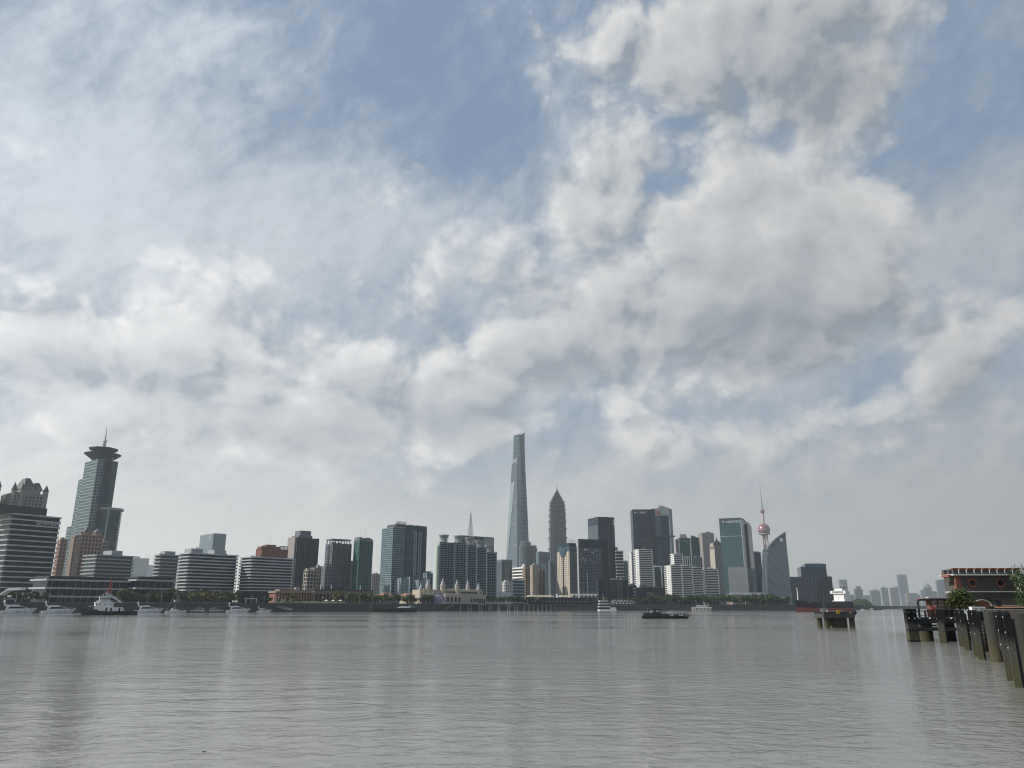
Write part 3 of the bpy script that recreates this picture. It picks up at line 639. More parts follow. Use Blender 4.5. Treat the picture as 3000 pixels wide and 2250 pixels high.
B = Bld('braced_block', 'grey office block with a white cross-braced front beside the super-tall towers', 1456, 1470, 1500, 1639, 1600, 34)
B.block('wall', G['grey']); B.block('parapet', P['grey'], -.5, B.w + .5, -.5, B.d, B.h - 4, B.h); tr = MB()
for k in range(9):
    z0, z1 = B.h * .05 + k * B.h * .095, B.h * .05 + (k + 1) * B.h * .095; a0, a1 = B.w * .32, B.w * .62
    tr.bar((a0, -.6, z0), (a1, -.6, z1) if k % 2 else (a1, -.6, z0), .5); tr.bar((a0, -.6, z1), (a1, -.6, z0), .5); tr.bar((a0, -.6, z0), (a0, -.6, z1), .7); tr.bar((a1, -.6, z0), (a1, -.6, z1), .7)
B.part('cross_bracing', tr, P['lgrey'])
# --- super-tall towers ----------------------------------------------------
# spiralling tower with a notched edge
Y = 2760; pc_ = PT(1523, 1590, Y); zt = ZAT(1267, Y); zl = ZAT(1276, Y)
root = empty('spiral_skyscraper', (pc_.x, Y, GZ), 0, 'tallest curved glass skyscraper with a notched, slanted top', 'skyscraper')
def spiral_ring(f, n=48, grow=0.0):
    z = f * (zl - GZ); rr = (35.5 + grow) * (1 - .44 * f ** 0.9); tw = R(20 - 95 * f); o = []
    for k in range(n):
        t = 2 * math.pi * k / n; r = rr * (1 + .10 * math.cos(3 * t))
        if k in (0,): r *= .86
        if k in (1, n - 1): r *= .95
        o.append((r * math.cos(t + tw), r * math.sin(t + tw), z))
    return o
G['spiral'] = glass('silver_blue_glass', (0.060, 0.095, 0.12), (5, 5, 4.5), var=.12, rough=.22)
rings = [spiral_ring(k / 40) for k in range(41)]
top = [(x, y, z + max(0.0, (x / 20.0) ** 3 * 12 - 4 + 5 * (x > 12)) * 1.0) for x, y, z in rings[-1]]
mb = MB().loft(rings[:-1] + [top]); mb.build('curved_glass_skin', G['spiral'], root, smooth=False)
bd = MB()
for k in range(1, 40):
    a = spiral_ring(k / 40, 48, .35); q = [(x, y) for x, y, z in a]; bd.prism(q, a[0][2], a[0][2] + .7, cap=False)
bd.build('skin_rings', P['steel'], root, stuff=True)
vent = MB(); a = spiral_ring(.86, 48, .6); vent.prism([(x, y) for x, y, z in a], a[0][2] - 9, a[0][2] + 7, cap=False)
vent.build('mechanical_band', P['dgrey'], root)
# tower sheared to a blade with an opening near its top
Y = 2480; A = PT(1514.5, 1341, Y); zt = A.z - GZ
bl = lambda px, py, yy: Vector((TAN(px, py) * yy - A.x, yy - Y, 0))
a0 = Vector((0, 0, 0)); b0 = bl(1473, 1640, Y + 22); c0 = bl(1500, 1352, Y + 62); d0 = a0 + c0 - b0
root = empty('blade_skyscraper', (A.x, Y, GZ), 0, 'blue glass skyscraper tapering to a blade with a trapezoid opening', 'skyscraper')
up = Vector((0, 0, zt)); v = [a0, b0, c0, d0, a0 + up, c0 + up]
mb = MB(); mb.v = [tuple(p) for p in v]; mb.f = [(0, 4, 1), (1, 4, 5), (1, 5, 2), (2, 5, 3), (3, 5, 4), (3, 4, 0), (3, 2, 1, 0)]
G['blade'] = glass('pale_sky_glass', (0.165, 0.215, 0.245), (4, 4, 4.2), var=.08, rough=.2)
bw = mb.build('glass_wall', G['blade'], root)
ln = MB()                                        # belts on the two faces seen from the river
for f in (.12, .26, .40, .54, .68):
    p, q = a0 + up * f, b0.lerp(a0 + up, f); nrm = (b0 - a0).cross(up).normalized(); nrm = -nrm if nrm.y > 0 else nrm
    ln.bar(p + nrm * .4, q + nrm * .4, .8, 3.2)
ln.build('mechanical_belts', P['steel'], root, stuff=True)
ed = MB(); ed.bar(a0, a0 + up, 1.6); ed.bar(b0, a0 + up, 1.6); ed.build('edge_trim', P['lgrey'], root)
pn = lambda f, g: (b0.lerp(a0 + up, f)).lerp(b0.lerp(c0 + up, f), g)
nr = (a0 + up - b0).cross(c0 + up - b0).normalized(); nr = -nr if nr.y > 0 else nr
op = MB(); op.quad(*[p + nr * .7 for p in (pn(.84, .08), pn(.84, .92), pn(.975, .94), pn(.975, .06))]); op.build('trapezoid_opening', G['dark'], root)
# pagoda tower
Y = 2640; p0 = PT(1634, 1600, Y); root = empty('pagoda_skyscraper', (p0.x, Y, GZ), R(8), 'tiered pagoda-like steel skyscraper tapering to a spire', 'skyscraper')
zz = lambda py: ZAT(py, Y) - GZ
G['pagoda'] = glass('steel_blue_glass', (0.030, 0.050, 0.066), (2.5, 2.5, 4), var=.2, rough=.3)
tiers = [(1740, 28.5), (1650, 28.5), (1606, 28.0), (1574, 27.4), (1548, 26.8), (1527, 26.0), (1508, 25.2), (1492, 24.2), (1480, 23.0), (1471, 19.0), (1465, 16.0), (1459, 12.5), (1453, 9.0), (1447, 6.0), (1441, 4.0)]
def cruci(r): k = .62; return [(-r * k, -r), (r * k, -r), (r * k, -r * .86), (r * .86, -r * .86), (r * .86, -r * k), (r, -r * k), (r, r * k), (r * .86, r * k), (r * .86, r * .86), (r * k, r * .86), (r * k, r), (-r * k, r), (-r * k, r * .86), (-r * .86, r * .86), (-r * .86, r * k), (-r, r * k), (-r, -r * k), (-r * .86, -r * k), (-r * .86, -r * .86), (-r * k, -r * .86)]
z_ = 0
for (ya, ra), (yb, rb) in zip(tiers[:-1], tiers[1:]):
    z1 = zz(yb); MB().prism(cruci(ra * .94), max(0, zz(ya)), z1, cruci(ra * 1.0)).build('tier', G['pagoda'], root); MB().prism(cruci(ra * 1.07), z1 - 3.0, z1).build('tier_cornice', P['bluegrey'], root)
fins = MB()
for k in range(-3, 4): fins.box(k * 7.4 - .5, -29.5, 0, k * 7.4 + .5, -27, zz(1500))
fins.build('facade_fins', P['bluegrey'], root, stuff=True)
MB().lathe([(4, zz(1441)), (4.6, zz(1437)), (3.4, zz(1433)), (1.6, zz(1431)), (.5, zz(1417))], 8).build('spire', P['steel'], root)

# --- middle distance ------------------------------------------------------
Y = 2100; p0 = PT(1540, 1600, Y); root = empty('rounded_tower_pair', (p0.x, Y, GZ), 0, 'pair of rounded grey towers in front of the spiral skyscraper', 'building'); zz = lambda py: ZAT(py, Y) - GZ; k = Y / 2320
t1 = MB().lathe([(17, 0), (17, zz(1600)), (14, zz(1598)), (13.5, zz(1588)), (9, zz(1586))], 16).build('round_tower', G['grey'], root); rg = MB()
for j in range(30): rg.cyl(0, 0, j * zz(1604) / 30, j * zz(1604) / 30 + 1.4, 17.3, n=16)
rg.build('floor_rings', P['dgrey'], root, stuff=True); xo = 24 * k
MB().lathe([(9.5, 0), (9.5, zz(1607)), (7, zz(1604)), (6.5, zz(1598)), (2, zz(1597))], 12, xo, 4).build('round_tower', G['grey'], root); MB().tube((xo - 6, 2, zz(1604)), (xo - 6, 2, zz(1588)), .5, .2, 6).build('mast', P['steel'], root); MB().cyl(xo, 4, zz(1602), zz(1601), 10.5, n=16).build('roof_disc', P['steel'], root)
def simple(name, label, xl, xc, xr, yt, Y, a, gl, wall, nz, cx, hs=.5, wp=.3, out=.15, mode='L', d=None, group=None, kit=3):
    B = Bld(name, label, xl, xc, xr, yt, Y, a, mode, d, group=group); B.block('glass_wall', G[gl])
    if nz: B.lattice(P[wall], nz, cx, hs, wp, out)
    if kit: B.roofkit(kit, P['grey'], int(xc))
    return B
B = simple('portal_block', 'hazy blue office with a portal-shaped front between the skyscrapers', 1570, 1576, 1611, 1617, 1900, 24, 'smooth', 'grey', 0, 5)
B.block('portal_leg', P['grey'], 0, B.w * .16, -2, .2, 0, B.h); B.block('portal_leg', P['grey'], B.w * .84, B.w, -2, .2, 0, B.h); B.block('portal_beam', P['grey'], B.w * .16, B.w * .84, -2, .2, B.h - 12, B.h); B.block('pale_inner_wall', G['pale'], B.w * .25, B.w * .7, -.6, .1, 0, B.h - 26)
simple('grey_slab', 'plain hazy grey-green slab left of the cream window-grid tower', 1609, 1612, 1626, 1645, 1500, 28, 'grey', 'grey', 20, 4, 1.0, .8, .2)
# beige group
B = Bld('striped_office', 'cream office with white window stripes beside the brown apartment blocks', 1502, 1536, 1541, 1661, 1180, 36); B.block('glazing', G['brown'], .3, B.w, .3, B.d); B.bands(P['white'], 12, 2.0, .3, z0=0); B.block('roof_house', P['offwhite'], B.w * .35, B.w * .7, 3, 9, B.h, B.h + 2)
B.part('dome', MB().lathe([(2.2, B.h), (2.2, B.h + 2.4), (1.6, B.h + 3.8), (.4, B.h + 4.6)], 12, B.w * .5, 3), P['white'])
B = apartment('tan_apartment', 'tan apartment block with dark window columns', 1535, 1539, 1561, 1661, 1160, 30, P['tan'], nz=17, cx=4, kit=0)
B = apartment('tan_apartment', 'tallest of the tan blocks, with an arched rooftop gable', 1558, 1561, 1576, 1656, 1150, 30, P['sand'], nz=18, cx=2.4, kit=0)
B.part('arched_gable', MB().prism([(0, 0), (B.w, 0), (B.w, 2), (0, 2)], B.h, B.h + 3, [(B.w * .2, 0), (B.w * .8, 0), (B.w * .8, 2), (B.w * .2, 2)]), P['sand'])
B = apartment('tan_apartment', 'brown blank-sided block at the end of the tan group', 1574, 1580, 1595, 1669, 1170, 30, P['brown'], nz=1, cx=4, hs=1, wp=3, kit=1)
B = Bld('striped_office', 'low grey striped office in front of the cream striped one', 1499, 1504, 1537, 1699, 1060, 30); B.block('glazing', G['blue'], .3, B.w, .3, B.d); B.bands(P['rib'], 8, 1.3, .2, z0=0)
B = apartment('white_walkup', 'small white stepped walk-up block with rounded balconies left of the striped office', 1474, 1480, 1500, 1705, 1000, 30, P['offwhite'], nz=8, cx=3); B.block('lower_wing', P['offwhite'], -8, B.w * .55, -6, 4, 0, B.h * .55)
# cream window-grid tower
B = Bld('cream_grid_tower', 'cream tower with a grid of dark square windows and a notched blue glass top', 1632, 1668, 1697, 1617, 1150, 34); w, d, h = B.w, B.d, B.h
B.block('core', G['brown'], .4, w - .1, .1, d - .1, 0, h - .5); wl = MB(); nz, nx = 26, 7; V = d / nx
for k in range(nx + 1):
    if k in (3, 4): continue
    wl.box(-.2, max(0, V * k - V * .27), 0, .45, min(d, V * k + V * .27), h)
for j in range(nz + 1):
    z = h * j / nz; wl.box(-.15, 0, z - .85, .4, V * 3.0, z + .75); wl.box(-.15, V * 4.0, z - .85, .4, d, z + .75)
wl.box(-.2, V * 2.85, 0, .45, V * 3.1, h); wl.box(-.2, V * 3.9, 0, .45, V * 4.15, h); B.part('window_grid_wall', wl, P['beige'], stuff=True)
o = B.part('round_glass_notch', MB().cyl(0, 0, 0, 1.0, d * .24, n=20), G['blue']); o.location = (-.3, d * .5, h + .5); o.rotation_euler = (0, R(-90), 0)
B.block('glass_top', G['blue'], .4, w * .98, .5, d * .96, h, B.lz(1600)); B.block('dark_cap', G['dark'], 2, w * .8, 2, d * .85, B.lz(1600), B.lz(1590)); sg = MB(); za, zb = B.lz(1590), B.lz(1581)
for k in range(9): sg.box(w * (.05 + k * .08), 2, za, w * (.065 + k * .08), 2.3, zb)
sg.box(w * .04, 2, zb - .3, w * .72, 2.3, zb); B.part('roof_screen', sg, P['steel']); B.block('shaded_wing', P['grey'], .5, w, -.1, 1.5, 0, h - 1); g = MB()  # the wing is greyed to hold the cream tower's shade in its colour
for j in range(26):
    for k in range(6): x = w * (.06 + .155 * k); g.box(x, -.3, h * j / 26 + .8, x + w * .08, 0, h * j / 26 + 2.3)
B.part('wing_windows', g, G['black'], stuff=True)
# dark pair
B = simple('dark_prism_tower', 'tall dark faceted glass tower with a bent corner sign near its top', 1722, 1752, 1799, 1516, 1300, 20, 'dark', 'dgrey', 46, 3, .25, .15, .08); w, h = B.w, B.h
B.block('olive_flank', G['grey'], -.4, .02, .5, B.d, 0, h - 12); B.block('parapet', P['char'], -.4, w + .4, -.4, B.d + .3, h, h + 1.2)
sg = MB(); sg.box(w * .90, -.7, h - 12, w * .93, -.3, h - 3); sg.box(w * .93, -.7, h - 4.2, w * .985, -.3, h - 3); sg.box(w * .93, -.7, h - 12, w * .985, -.3, h - 10.5); sg.box(w * .96, -.7, h - 10.5, w * .985, -.3, h - 7); B.part('corner_sign', sg, P['letter'])
B = Bld('glass_office', 'broad glazed office with bright inner mullions in front of the dark prism tower', 1690, 1694, 1779, 1579, 1080, 18, d=30); w, h = B.w, B.h
B.block('glass_wall', G['dark']); B.lattice(P['rib'], 18, 1.9, .2, .14, .12, x1=w * .8, z0=0, z1=h * .34, name='mullion_grid'); B.lattice(P['steel'], 22, 2.2, .2, .12, .1, x1=w * .8, z0=h * .36, z1=h * .86, name='mullion_grid'); B.block('shaded_return', G['black'], w * .8, w + .3, -.3, B.d, 0, h + .3); B.block('lit_edge', P['steel'], -.4, .2, -.2, B.d, 0, h); B.block('window_strip', P['rib'], w * .26, w * .29, -.4, .1, h * .05, h * .5)  # blacker return and paler edge carry shade and sun in their colours
pt = MB(); rr = random.Random(5)
for k in range(26): x, z = rr.uniform(.08, .72) * w, rr.uniform(.62, .84) * h; pt.box(x, -.25, z, x + rr.uniform(.5, 1.6), .1, z + rr.uniform(.8, 2.2))
B.part('bright_panes', pt, P['letter'], stuff=True)
B = Bld('low_dark_office', 'low dark office with two rows of rooftop lettering', 1748, 1752, 1840, 1698, 980, 14, d=26); w, h = B.w, B.h
B.block('wall', G['black']); B.block('recessed_bay', P['char'], w * .22, w * .3, -.4, .1, 0, h + 2); B.block('lettered_block', P['char'], w * .36, w * .58, -.8, .1, 0, h - 1); B.block('stepped_corner', P['dgrey'], w * .6, w * .8, -.6, .1, 2, h - 2); B.lattice(P['dgrey'], 5, 6, .3, .2, .15)
fr = B.part('sign_rail', MB().box(w * .40, -.9, h - .4, w * .98, -.6, h - .1), P['steel'])
B.glyphs(7, B.lx(1787), h, 1.7, 1.25, P['letter'], -.8, fr); B.glyphs(3, B.lx(1814), h, 1.7, 1.35, P['letter'], -.8, fr)
B = Bld('banded_apartment', 'narrow dark apartment tower with white balcony bands beside the dark prism tower', 1803, 1805, 1825, 1613, 1300, 12, d=22, group='white-banded apartment towers'); B.block('wall', G['black']); B.bands(P['offwhite'], 17, 1.5, .6); B.block('roof_house', P['grey'], B.w * .05, B.w * .3, 2, 8, B.h, B.h + 6)
apartment('grey_apartment', 'plain hazy grey block in the gap left of the white balcony towers', 1823, 1826, 1843, 1645, 1500, 14, P['grey'], nz=14, cx=3.5)
def balcony_tower(label, xl, xc, xr, yt, Y, a, n, ybot, d=None, kit=2):
    B = Bld('banded_apartment', label, xl, xc, xr, yt, Y, a, d=d, group='white-banded apartment towers'); w, d, h = B.w, B.d, B.h; zb = max(0, B.lz(ybot))
    B.block('wall', G['black']); B.bands(P['white'], n, (h - zb) / n * .36, .9, z0=zb, z1=h)
    pr = MB(); pr.box(-1.0, -1.0, zb, .35, .35, h); pr.box(-1.0, d * .45, zb, .2, d * .62, h); pr.box(w - .3, -.5, zb, w + .5, 1, h)
    B.part('balcony_piers', pr, P['white'])
    bw = MB()
    for k in range(n): z = zb + (h - zb) * k / n; bw.box(-.95, d * .05, z, -.3, d * .4, z + 1.0)
    B.part('end_balconies', bw, P['white'], stuff=True)
    if kit: B.roofkit(kit, P['offwhite'], int(xc), h + .1, 2.4)
    return B
balcony_tower('slender white balcony tower half hidden by the broader one', 1840, 1850, 1872, 1619, 1280, 14, 21, 1712, kit=1)
balcony_tower('broad white-banded balcony tower in front of the dark twin bank tower', 1857, 1871, 1909, 1609, 1200, 16, 22, 1726)
# dark twin bank tower
B = Bld('bank_tower', 'tall dark twin-block bank tower with white rooftop lettering and a red emblem', 1853, 1853, 1908, 1494, 1500, -2, d=40); w, h = B.w, B.h
B.block('glass_wall', G['slate']); fn = MB()
for k in range(6): fn.box(w * k / 5 - .35, -.7, 0, w * k / 5 + .35, .1, h)
B.part('facade_fins', fn, P['char']); B.block('dark_belt', P['char'], -.3, w + .3, -.9, 8, B.lz(1585), B.lz(1581)); B.block('parapet', P['char'], -.4, w + .4, -.4, 40, h, h + 1)
B.sign('广发银行', B.lx(1866), h - 7, 4.6, P['letter'], -.9); em = B.part('small_emblem', MB().lathe([(0.1, 0), (1.7, .05), (1.7, .3), (.1, .35)], 5), P['letter']); em.location = (B.lx(1860.5), -.9, h - 5.5); em.rotation_euler = (R(90), 0, 0)
x0, x1 = B.lx(1907), B.lx(1960); z2 = B.lz(1490, x0)
B.part('rear_block', MB().prism([(w + .3, 3), (x0 + (x1 - x0) * .5, -4), (x1, -3), (B.lx(1972), 14), (B.lx(1972), 44), (w + .3, 44)], 0, z2), G['slate'])
B.part('light_corner_strip', MB().box(x1 - 2.2, -3.9, 0, x1 + .3, -2.6, z2 - 2), P['rib']); B.block('pale_top_panel', P['steel'], x0 + 8, x1 - 1, -4.6, -3.4, z2 - 14, z2); em = B.part('red_emblem', MB().lathe([(.1, 0), (3.4, .05), (3.4, .4), (.1, .5)], 20), P['redhull']); em.location = (B.lx(1926), -4.9, z2 - 8); em.rotation_euler = (R(90), 0, 0)
cv = MB()
for k in range(8): a0, a1 = x0 + 16 + k * 2.6, x0 + 16 + (k + 1) * 2.6; f = lambda k: 7 * math.cos(k / 8 * 1.5); cv.quad((a0, 3, z2), (a1, 3, z2), (a1, 3, z2 + f(k + 1) * .9), (a0, 3, z2 + f(k) * .9)); cv.quad((a1, 6, z2), (a0, 6, z2), (a0, 6, z2 + f(k) * .9), (a1, 6, z2 + f(k + 1) * .9)); cv.quad((a0, 3, z2 + f(k) * .9), (a1, 3, z2 + f(k + 1) * .9), (a1, 6, z2 + f(k + 1) * .9), (a0, 6, z2 + f(k) * .9))
B.part('curved_roof_screen', cv, P['lgrey']); B.block('dark_belt', P['char'], x0, B.lx(1973), -4.4, 10, B.lz(1573), B.lz(1570))
B = simple('outlined_block', 'dark block outlined by a bright white frame between two white apartment towers', 1914, 1914, 1938, 1658, 1300, -4, 'slate', 'dgrey', 0, 4, d=20)
for x in (0, B.w - 1.4): B.block('frame_post', P['white'], x, x + 1.4, -.6, .1, 0, B.h)
B.block('frame_beam', P['white'], 1.4, B.w - 1.4, -.55, .1, B.h - 1.4, B.h)
B = simple('outlined_block', 'lower dark block with a single white edge right of the outlined one', 1938, 1938, 1956, 1677, 1320, -4, 'slate', 'dgrey', 10, 4, d=20); B.block('frame_post', P['white'], 0, 1.0, -.6, .1, 0, B.h); B.block('frame_beam', P['white'], 1.0, B.w, -.55, .1, B.h - 1, B.h)
B = simple('low_dark_mall', 'low dark waterfront mall below the broad white balcony tower', 1862, 1864, 1948, 1721, 960, 10, 'black', 'dgrey', 6, 8, .5, .3, .2, d=30); B.block('lit_panel', P['grey'], B.w * .36, B.w * .6, -.5, .1, B.h * .25, B.h * .72); B.block('entrance', P['brick'], B.w * .38, B.w * .46, -.7, -.4, B.h * .5, B.h * .75)
B = simple('low_dark_mall', 'small dark block with pale stacked windows left of the dark mall', 1838, 1840, 1864, 1716, 970, 10, 'black', 'dgrey', 6, 5, .3, .2, .15, d=20); g = MB()
for k in range(5): g.box(B.w * .58, -.5, B.h * (.12 + k * .17), B.w * .98, -.1, B.h * (.22 + k * .17))
B.part('pale_windows', g, P['steel'], stuff=True)
# four-bay white banded complex
for i, (xl, xc, xr, yt, n) in enumerate(((1947, 1965, 1995, 1656, 19), (1990, 1997, 2026, 1657, 19), (2024, 2024, 2057, 1662, 19), (2055, 2062, 2102, 1666, 19))):
    balcony_tower(['first bay of the long white-banded apartment complex, with a lit corner', 'second bay of the long white-banded complex, slightly set forward', 'third, flush bay of the long white-banded complex', 'last bay of the long white-banded complex, with a bright stepped corner'][i], xl, xc, xr, yt, 1050 + i * 10, 14, n, 1757, d=24 if i == 2 else None, kit=2)
balcony_tower('set-back upper block rising above the long white-banded complex', 1964, 1974, 1998, 1622, 1120, 14, 24, 1757, kit=1)
B = Bld('striped_tower', 'slim tower with bold black and white vertical stripes behind the white complex', 1998, 2000, 2025, 1630, 1250, 8, d=20); B.block('wall', G['black']); B.lattice(P['white'], 1, B.w / 4, 0, B.w / 9, .6, name='white_stripes')
B = simple('ribbed_block', 'grey ribbed block right of the black and white striped tower', 2024, 2026, 2056, 1632, 1300, 8, 'grey', 'steel', 1, 3, 0, 1.0, .4, d=22)
# green pair, pink tower, art-deco tower
B = Bld('green_bank_tower', 'flat green glass tower with a curved top and small lettering', 1988, 1990, 2021, 1576, 1600, 6, d=26); B.block('glass_wall', G['green']); B.lattice(P['copper'], 26, 6, .3, .1, .05, name='mullion_grid'); B.part('curved_top', MB().prism([(B.w * .1, 2), (B.w * .8, 2), (B.w * .8, 20), (B.w * .1, 20)], B.h, B.h + 8, [(B.w * .18, 4), (B.w * .7, 4), (B.w * .7, 18), (B.w * .18, 18)]), P['rose']); B.glyphs(5, B.w * .3, B.h - 8, 2.2, 2.5, P['letter'], -.4); B.mast(-1, 4, 0, B.h + 12, .3)
B = Bld('green_bank_tower', 'darker green companion tower with a slanted parapet', 2022, 2025, 2048, 1576, 1610, 6, d=26); B.block('glass_wall', G['teal']); B.lattice(P['copper'], 26, 6, .3, .1, .05, name='mullion_grid'); B.part('slanted_parapet', MB().prism([(0, 0), (B.w, 0), (B.w, 4), (0, 4)], B.h, B.h + 5, [(0, 0), (B.w * .2, 0), (B.w * .2, 4), (0, 4)]), P['copper'])
apartment('rose_flank_tower', 'thin rose-grey tower edge left of the green bank tower', 1978, 1980, 1990, 1580, 1680, 6, P['rose'], nz=30, d=20, kit=0)
B = Bld('twin_mast_tower', 'rose-grey slab tower with two thin white masts', 2046, 2057, 2090, 1561, 1850, 6); B.block('wall', P['rose']); B.lattice(P['rose'], 40, 3.5, 1.2, 1.0, .3); B.block('roof_house', P['rose'], B.w * .4, B.w * .8, 3, 12, B.h, B.h + 3); B.mast(-8, 6, 0, B.h + 22, .5, P['offwhite']); B.mast(-1.5, 3, 0, B.h + 24, .5, P['offwhite'])
B = Bld('art_deco_tower', 'stepped stone tower with a pointed dark roof left of the big teal bank tower', 2079, 2093, 2116, 1600, 1700, 8); w, d, h = B.w, B.d, B.h
B.block('wall', P['dgrey']); B.lattice(P['rose'], 34, 3.2, .9, 1.1, .3); B.block('upper_stage', P['dgrey'], 1, w - 1, 2, d * .7, h, h + 8); B.part('pointed_roof', MB().prism([(2, 3), (w - 2, 3), (w - 2, d * .6), (2, d * .6)], h + 8, B.lz(1581), [(w * .42, 6), (w * .58, 6), (w * .58, 8), (w * .42, 8)]), P['slateroof']); B.part('finial', MB().lathe([(1.6, B.lz(1582)), (1.9, B.lz(1578)), (.2, B.lz(1573))], 8, w * .5, 7), P['slateroof']); B.block('lit_shoulder', P['sand'], -.6, 3, d * .2, d * .9, h, h + 7); B.block('lit_shoulder', P['sand'], -.7, .3, 0, d, h - 50, h - 6)  # sand shoulders on the dark wall are sunlight put in as colour
# big teal bank tower
B = Bld('teal_bank_tower', 'broad teal-grey bank tower with pale lettering under its roof edge', 2106, 2170, 2200, 1519, 1350, -26, 'R'); w, d, h = B.w, B.d, B.h
B.block('glass_wall', G['tealm']); B.bands(P['rib'], 1, .9, .2, z0=0, z1=h * .80, name='light_belt'); B.lattice(P['dgrey'], 44, 40, .55, 0, .08, name='floor_lines'); B.block('parapet', P['dgrey'], -.3, w + .3, -.3, d * .45, h, h + 1.6); B.block('sign_band', P['char'], w * .08, w * .86, -.35, .05, h - 7, h - 1.5)
B.sign('中国建设银行', w * .27, h - 6.4, 4.4, P['letter'], -.5); em = B.part('round_emblem', MB().lathe([(1.2, 0), (2.2, .05), (2.2, .3), (1.2, .35)], 16), P['steel']); em.location = (w * .18, -.5, h - 4.4); em.rotation_euler = (R(90), 0, 0)
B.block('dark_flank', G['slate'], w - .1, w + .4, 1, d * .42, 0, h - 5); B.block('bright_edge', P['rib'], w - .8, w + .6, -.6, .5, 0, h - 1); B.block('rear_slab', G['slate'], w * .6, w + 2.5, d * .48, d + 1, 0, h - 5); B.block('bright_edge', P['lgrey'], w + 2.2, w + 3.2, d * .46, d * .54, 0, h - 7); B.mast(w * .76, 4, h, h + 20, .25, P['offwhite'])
simple('slate_block', 'dark slate block stepping down right of the teal bank tower', 2202, 2205, 2228, 1618, 1500, 0, 'slate', 'dgrey', 18, 5, .3, .15, .1, d=30)
# diagonal-lattice white building
B = Bld('lattice_front_office', 'pale office wrapped in a diagonal white lattice at the foot of the teal bank tower', 2132, 2189, 2214, 1660, 1130, -24, 'R'); w, d, h = B.w, B.d, B.h; B.block('glass_wall', G['grey']); la = MB(); n = 26
for k in range(-14, n):
    for sgn in (1,):
        x0 = w * k / n; x1 = x0 + w * 14 / n; za, zb = 0.0, h
        if x0 < 0: za = h * (-x0) / (x1 - x0); x0 = 0
        if x1 > w: zb = za + (h - za) * (w - x0) / (x1 - x0); x1 = w
        la.bar((x0, -.3, za), (x1, -.3, zb), .75, .5)
for j in range(18): la.box(0, -.45, h * j / 18, w, -.1, h * j / 18 + .8)
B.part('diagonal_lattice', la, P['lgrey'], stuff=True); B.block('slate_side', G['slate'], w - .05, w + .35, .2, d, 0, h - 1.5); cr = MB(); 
for k in range(9): cr.box(w + .3, d * (k % 3) / 3 + 1, h * (.1 + .09 * k), w + .7, d * (k % 3) / 3 + 3.5, h * (.17 + .09 * k))
B.part('recessed_slots', cr, G['black'], stuff=True)
# television tower
Y = 3000; pb = PT(2238, 1552, Y); root = empty('television_tower', (pb.x, Y, GZ), 0, 'television tower with a pink main sphere, smaller upper sphere and needle mast', 'tower'); zz = lambda py: ZAT(py, Y) - GZ; k_ = 3000 / 2350.
P['pearl'] = plain('rose_sphere_panels', (0.27, 0.115, 0.125), 0.3, 0.15, 0.08, metal=.35); P['shaft'] = plain('pale_pink_concrete', (0.44, 0.38, 0.36), 0.6, .06, .1)
def sphere(r, z, n=28): return MB().lathe([(max(.1, r * math.sin(math.pi * j / 16)), z - r * math.cos(math.pi * j / 16)) for j in range(17)], n)
ms = sphere(18.2 * k_, zz(1552)).build('main_sphere', P['pearl'], root, smooth=True); MB().cyl(0, 0, zz(1566), zz(1563), 18.2 * k_ * .93, n=28).build('sphere_gallery', P['steel'], ms); MB().lathe([(18.4 * k_, zz(1553.5)), (18.5 * k_, zz(1553)), (18.4 * k_, zz(1551))], 28).build('sphere_belt', P['steel'], ms)
sphere(6.3 * k_, zz(1499)).build('upper_sphere', P['pearl'], root, smooth=True); MB().cyl(0, 0, zz(1496), zz(1494), 7 * k_, n=20).build('upper_gallery', P['steel'], root)
MB().lathe([(4.6 * k_, zz(1540)), (3.6 * k_, zz(1500))], 14).build('upper_shaft', P['shaft'], root)
MB().lathe([(3 * k_, zz(1494)), (2.2 * k_, zz(1470)), (2.6 * k_, zz(1469)), (1.7 * k_, zz(1468)), (1.3 * k_, zz(1446)), (1.7 * k_, zz(1445)), (.9 * k_, zz(1444)), (.5 * k_, zz(1420)), (.1, zz(1406))], 10).build('mast', P['steel'], root)
for t in (200, 320, 80):
    x, y = 6.5 * k_ * math.cos(R(t)), 6.5 * k_ * math.sin(R(t)); MB().cyl(x * 1.15, y, 0, zz(1560), 3.3 * k_, n=14).build('column', P['shaft'], root)
for py in (1600, 1618, 1636, 1654, 1672): MB().lathe([(4.2 * k_, zz(py) - 5), (5.4 * k_, zz(py)), (4.2 * k_, zz(py) + 5)], 14).build('small_sphere', P['pearl'], root)
sphere(12.5 * k_, zz(1712)).build('lower_sphere', P['pearl'], root, smooth=True)
lg_ = MB()
for t in (30, 150, 270): lg_.tube((9 * math.cos(R(t)), 9 * math.sin(R(t)), zz(1718)), (75 * math.cos(R(t)), 75 * math.sin(R(t)), 0), 4.5, n=10)
lg_.build('diagonal_struts', P['shaft'], root, stuff=True)
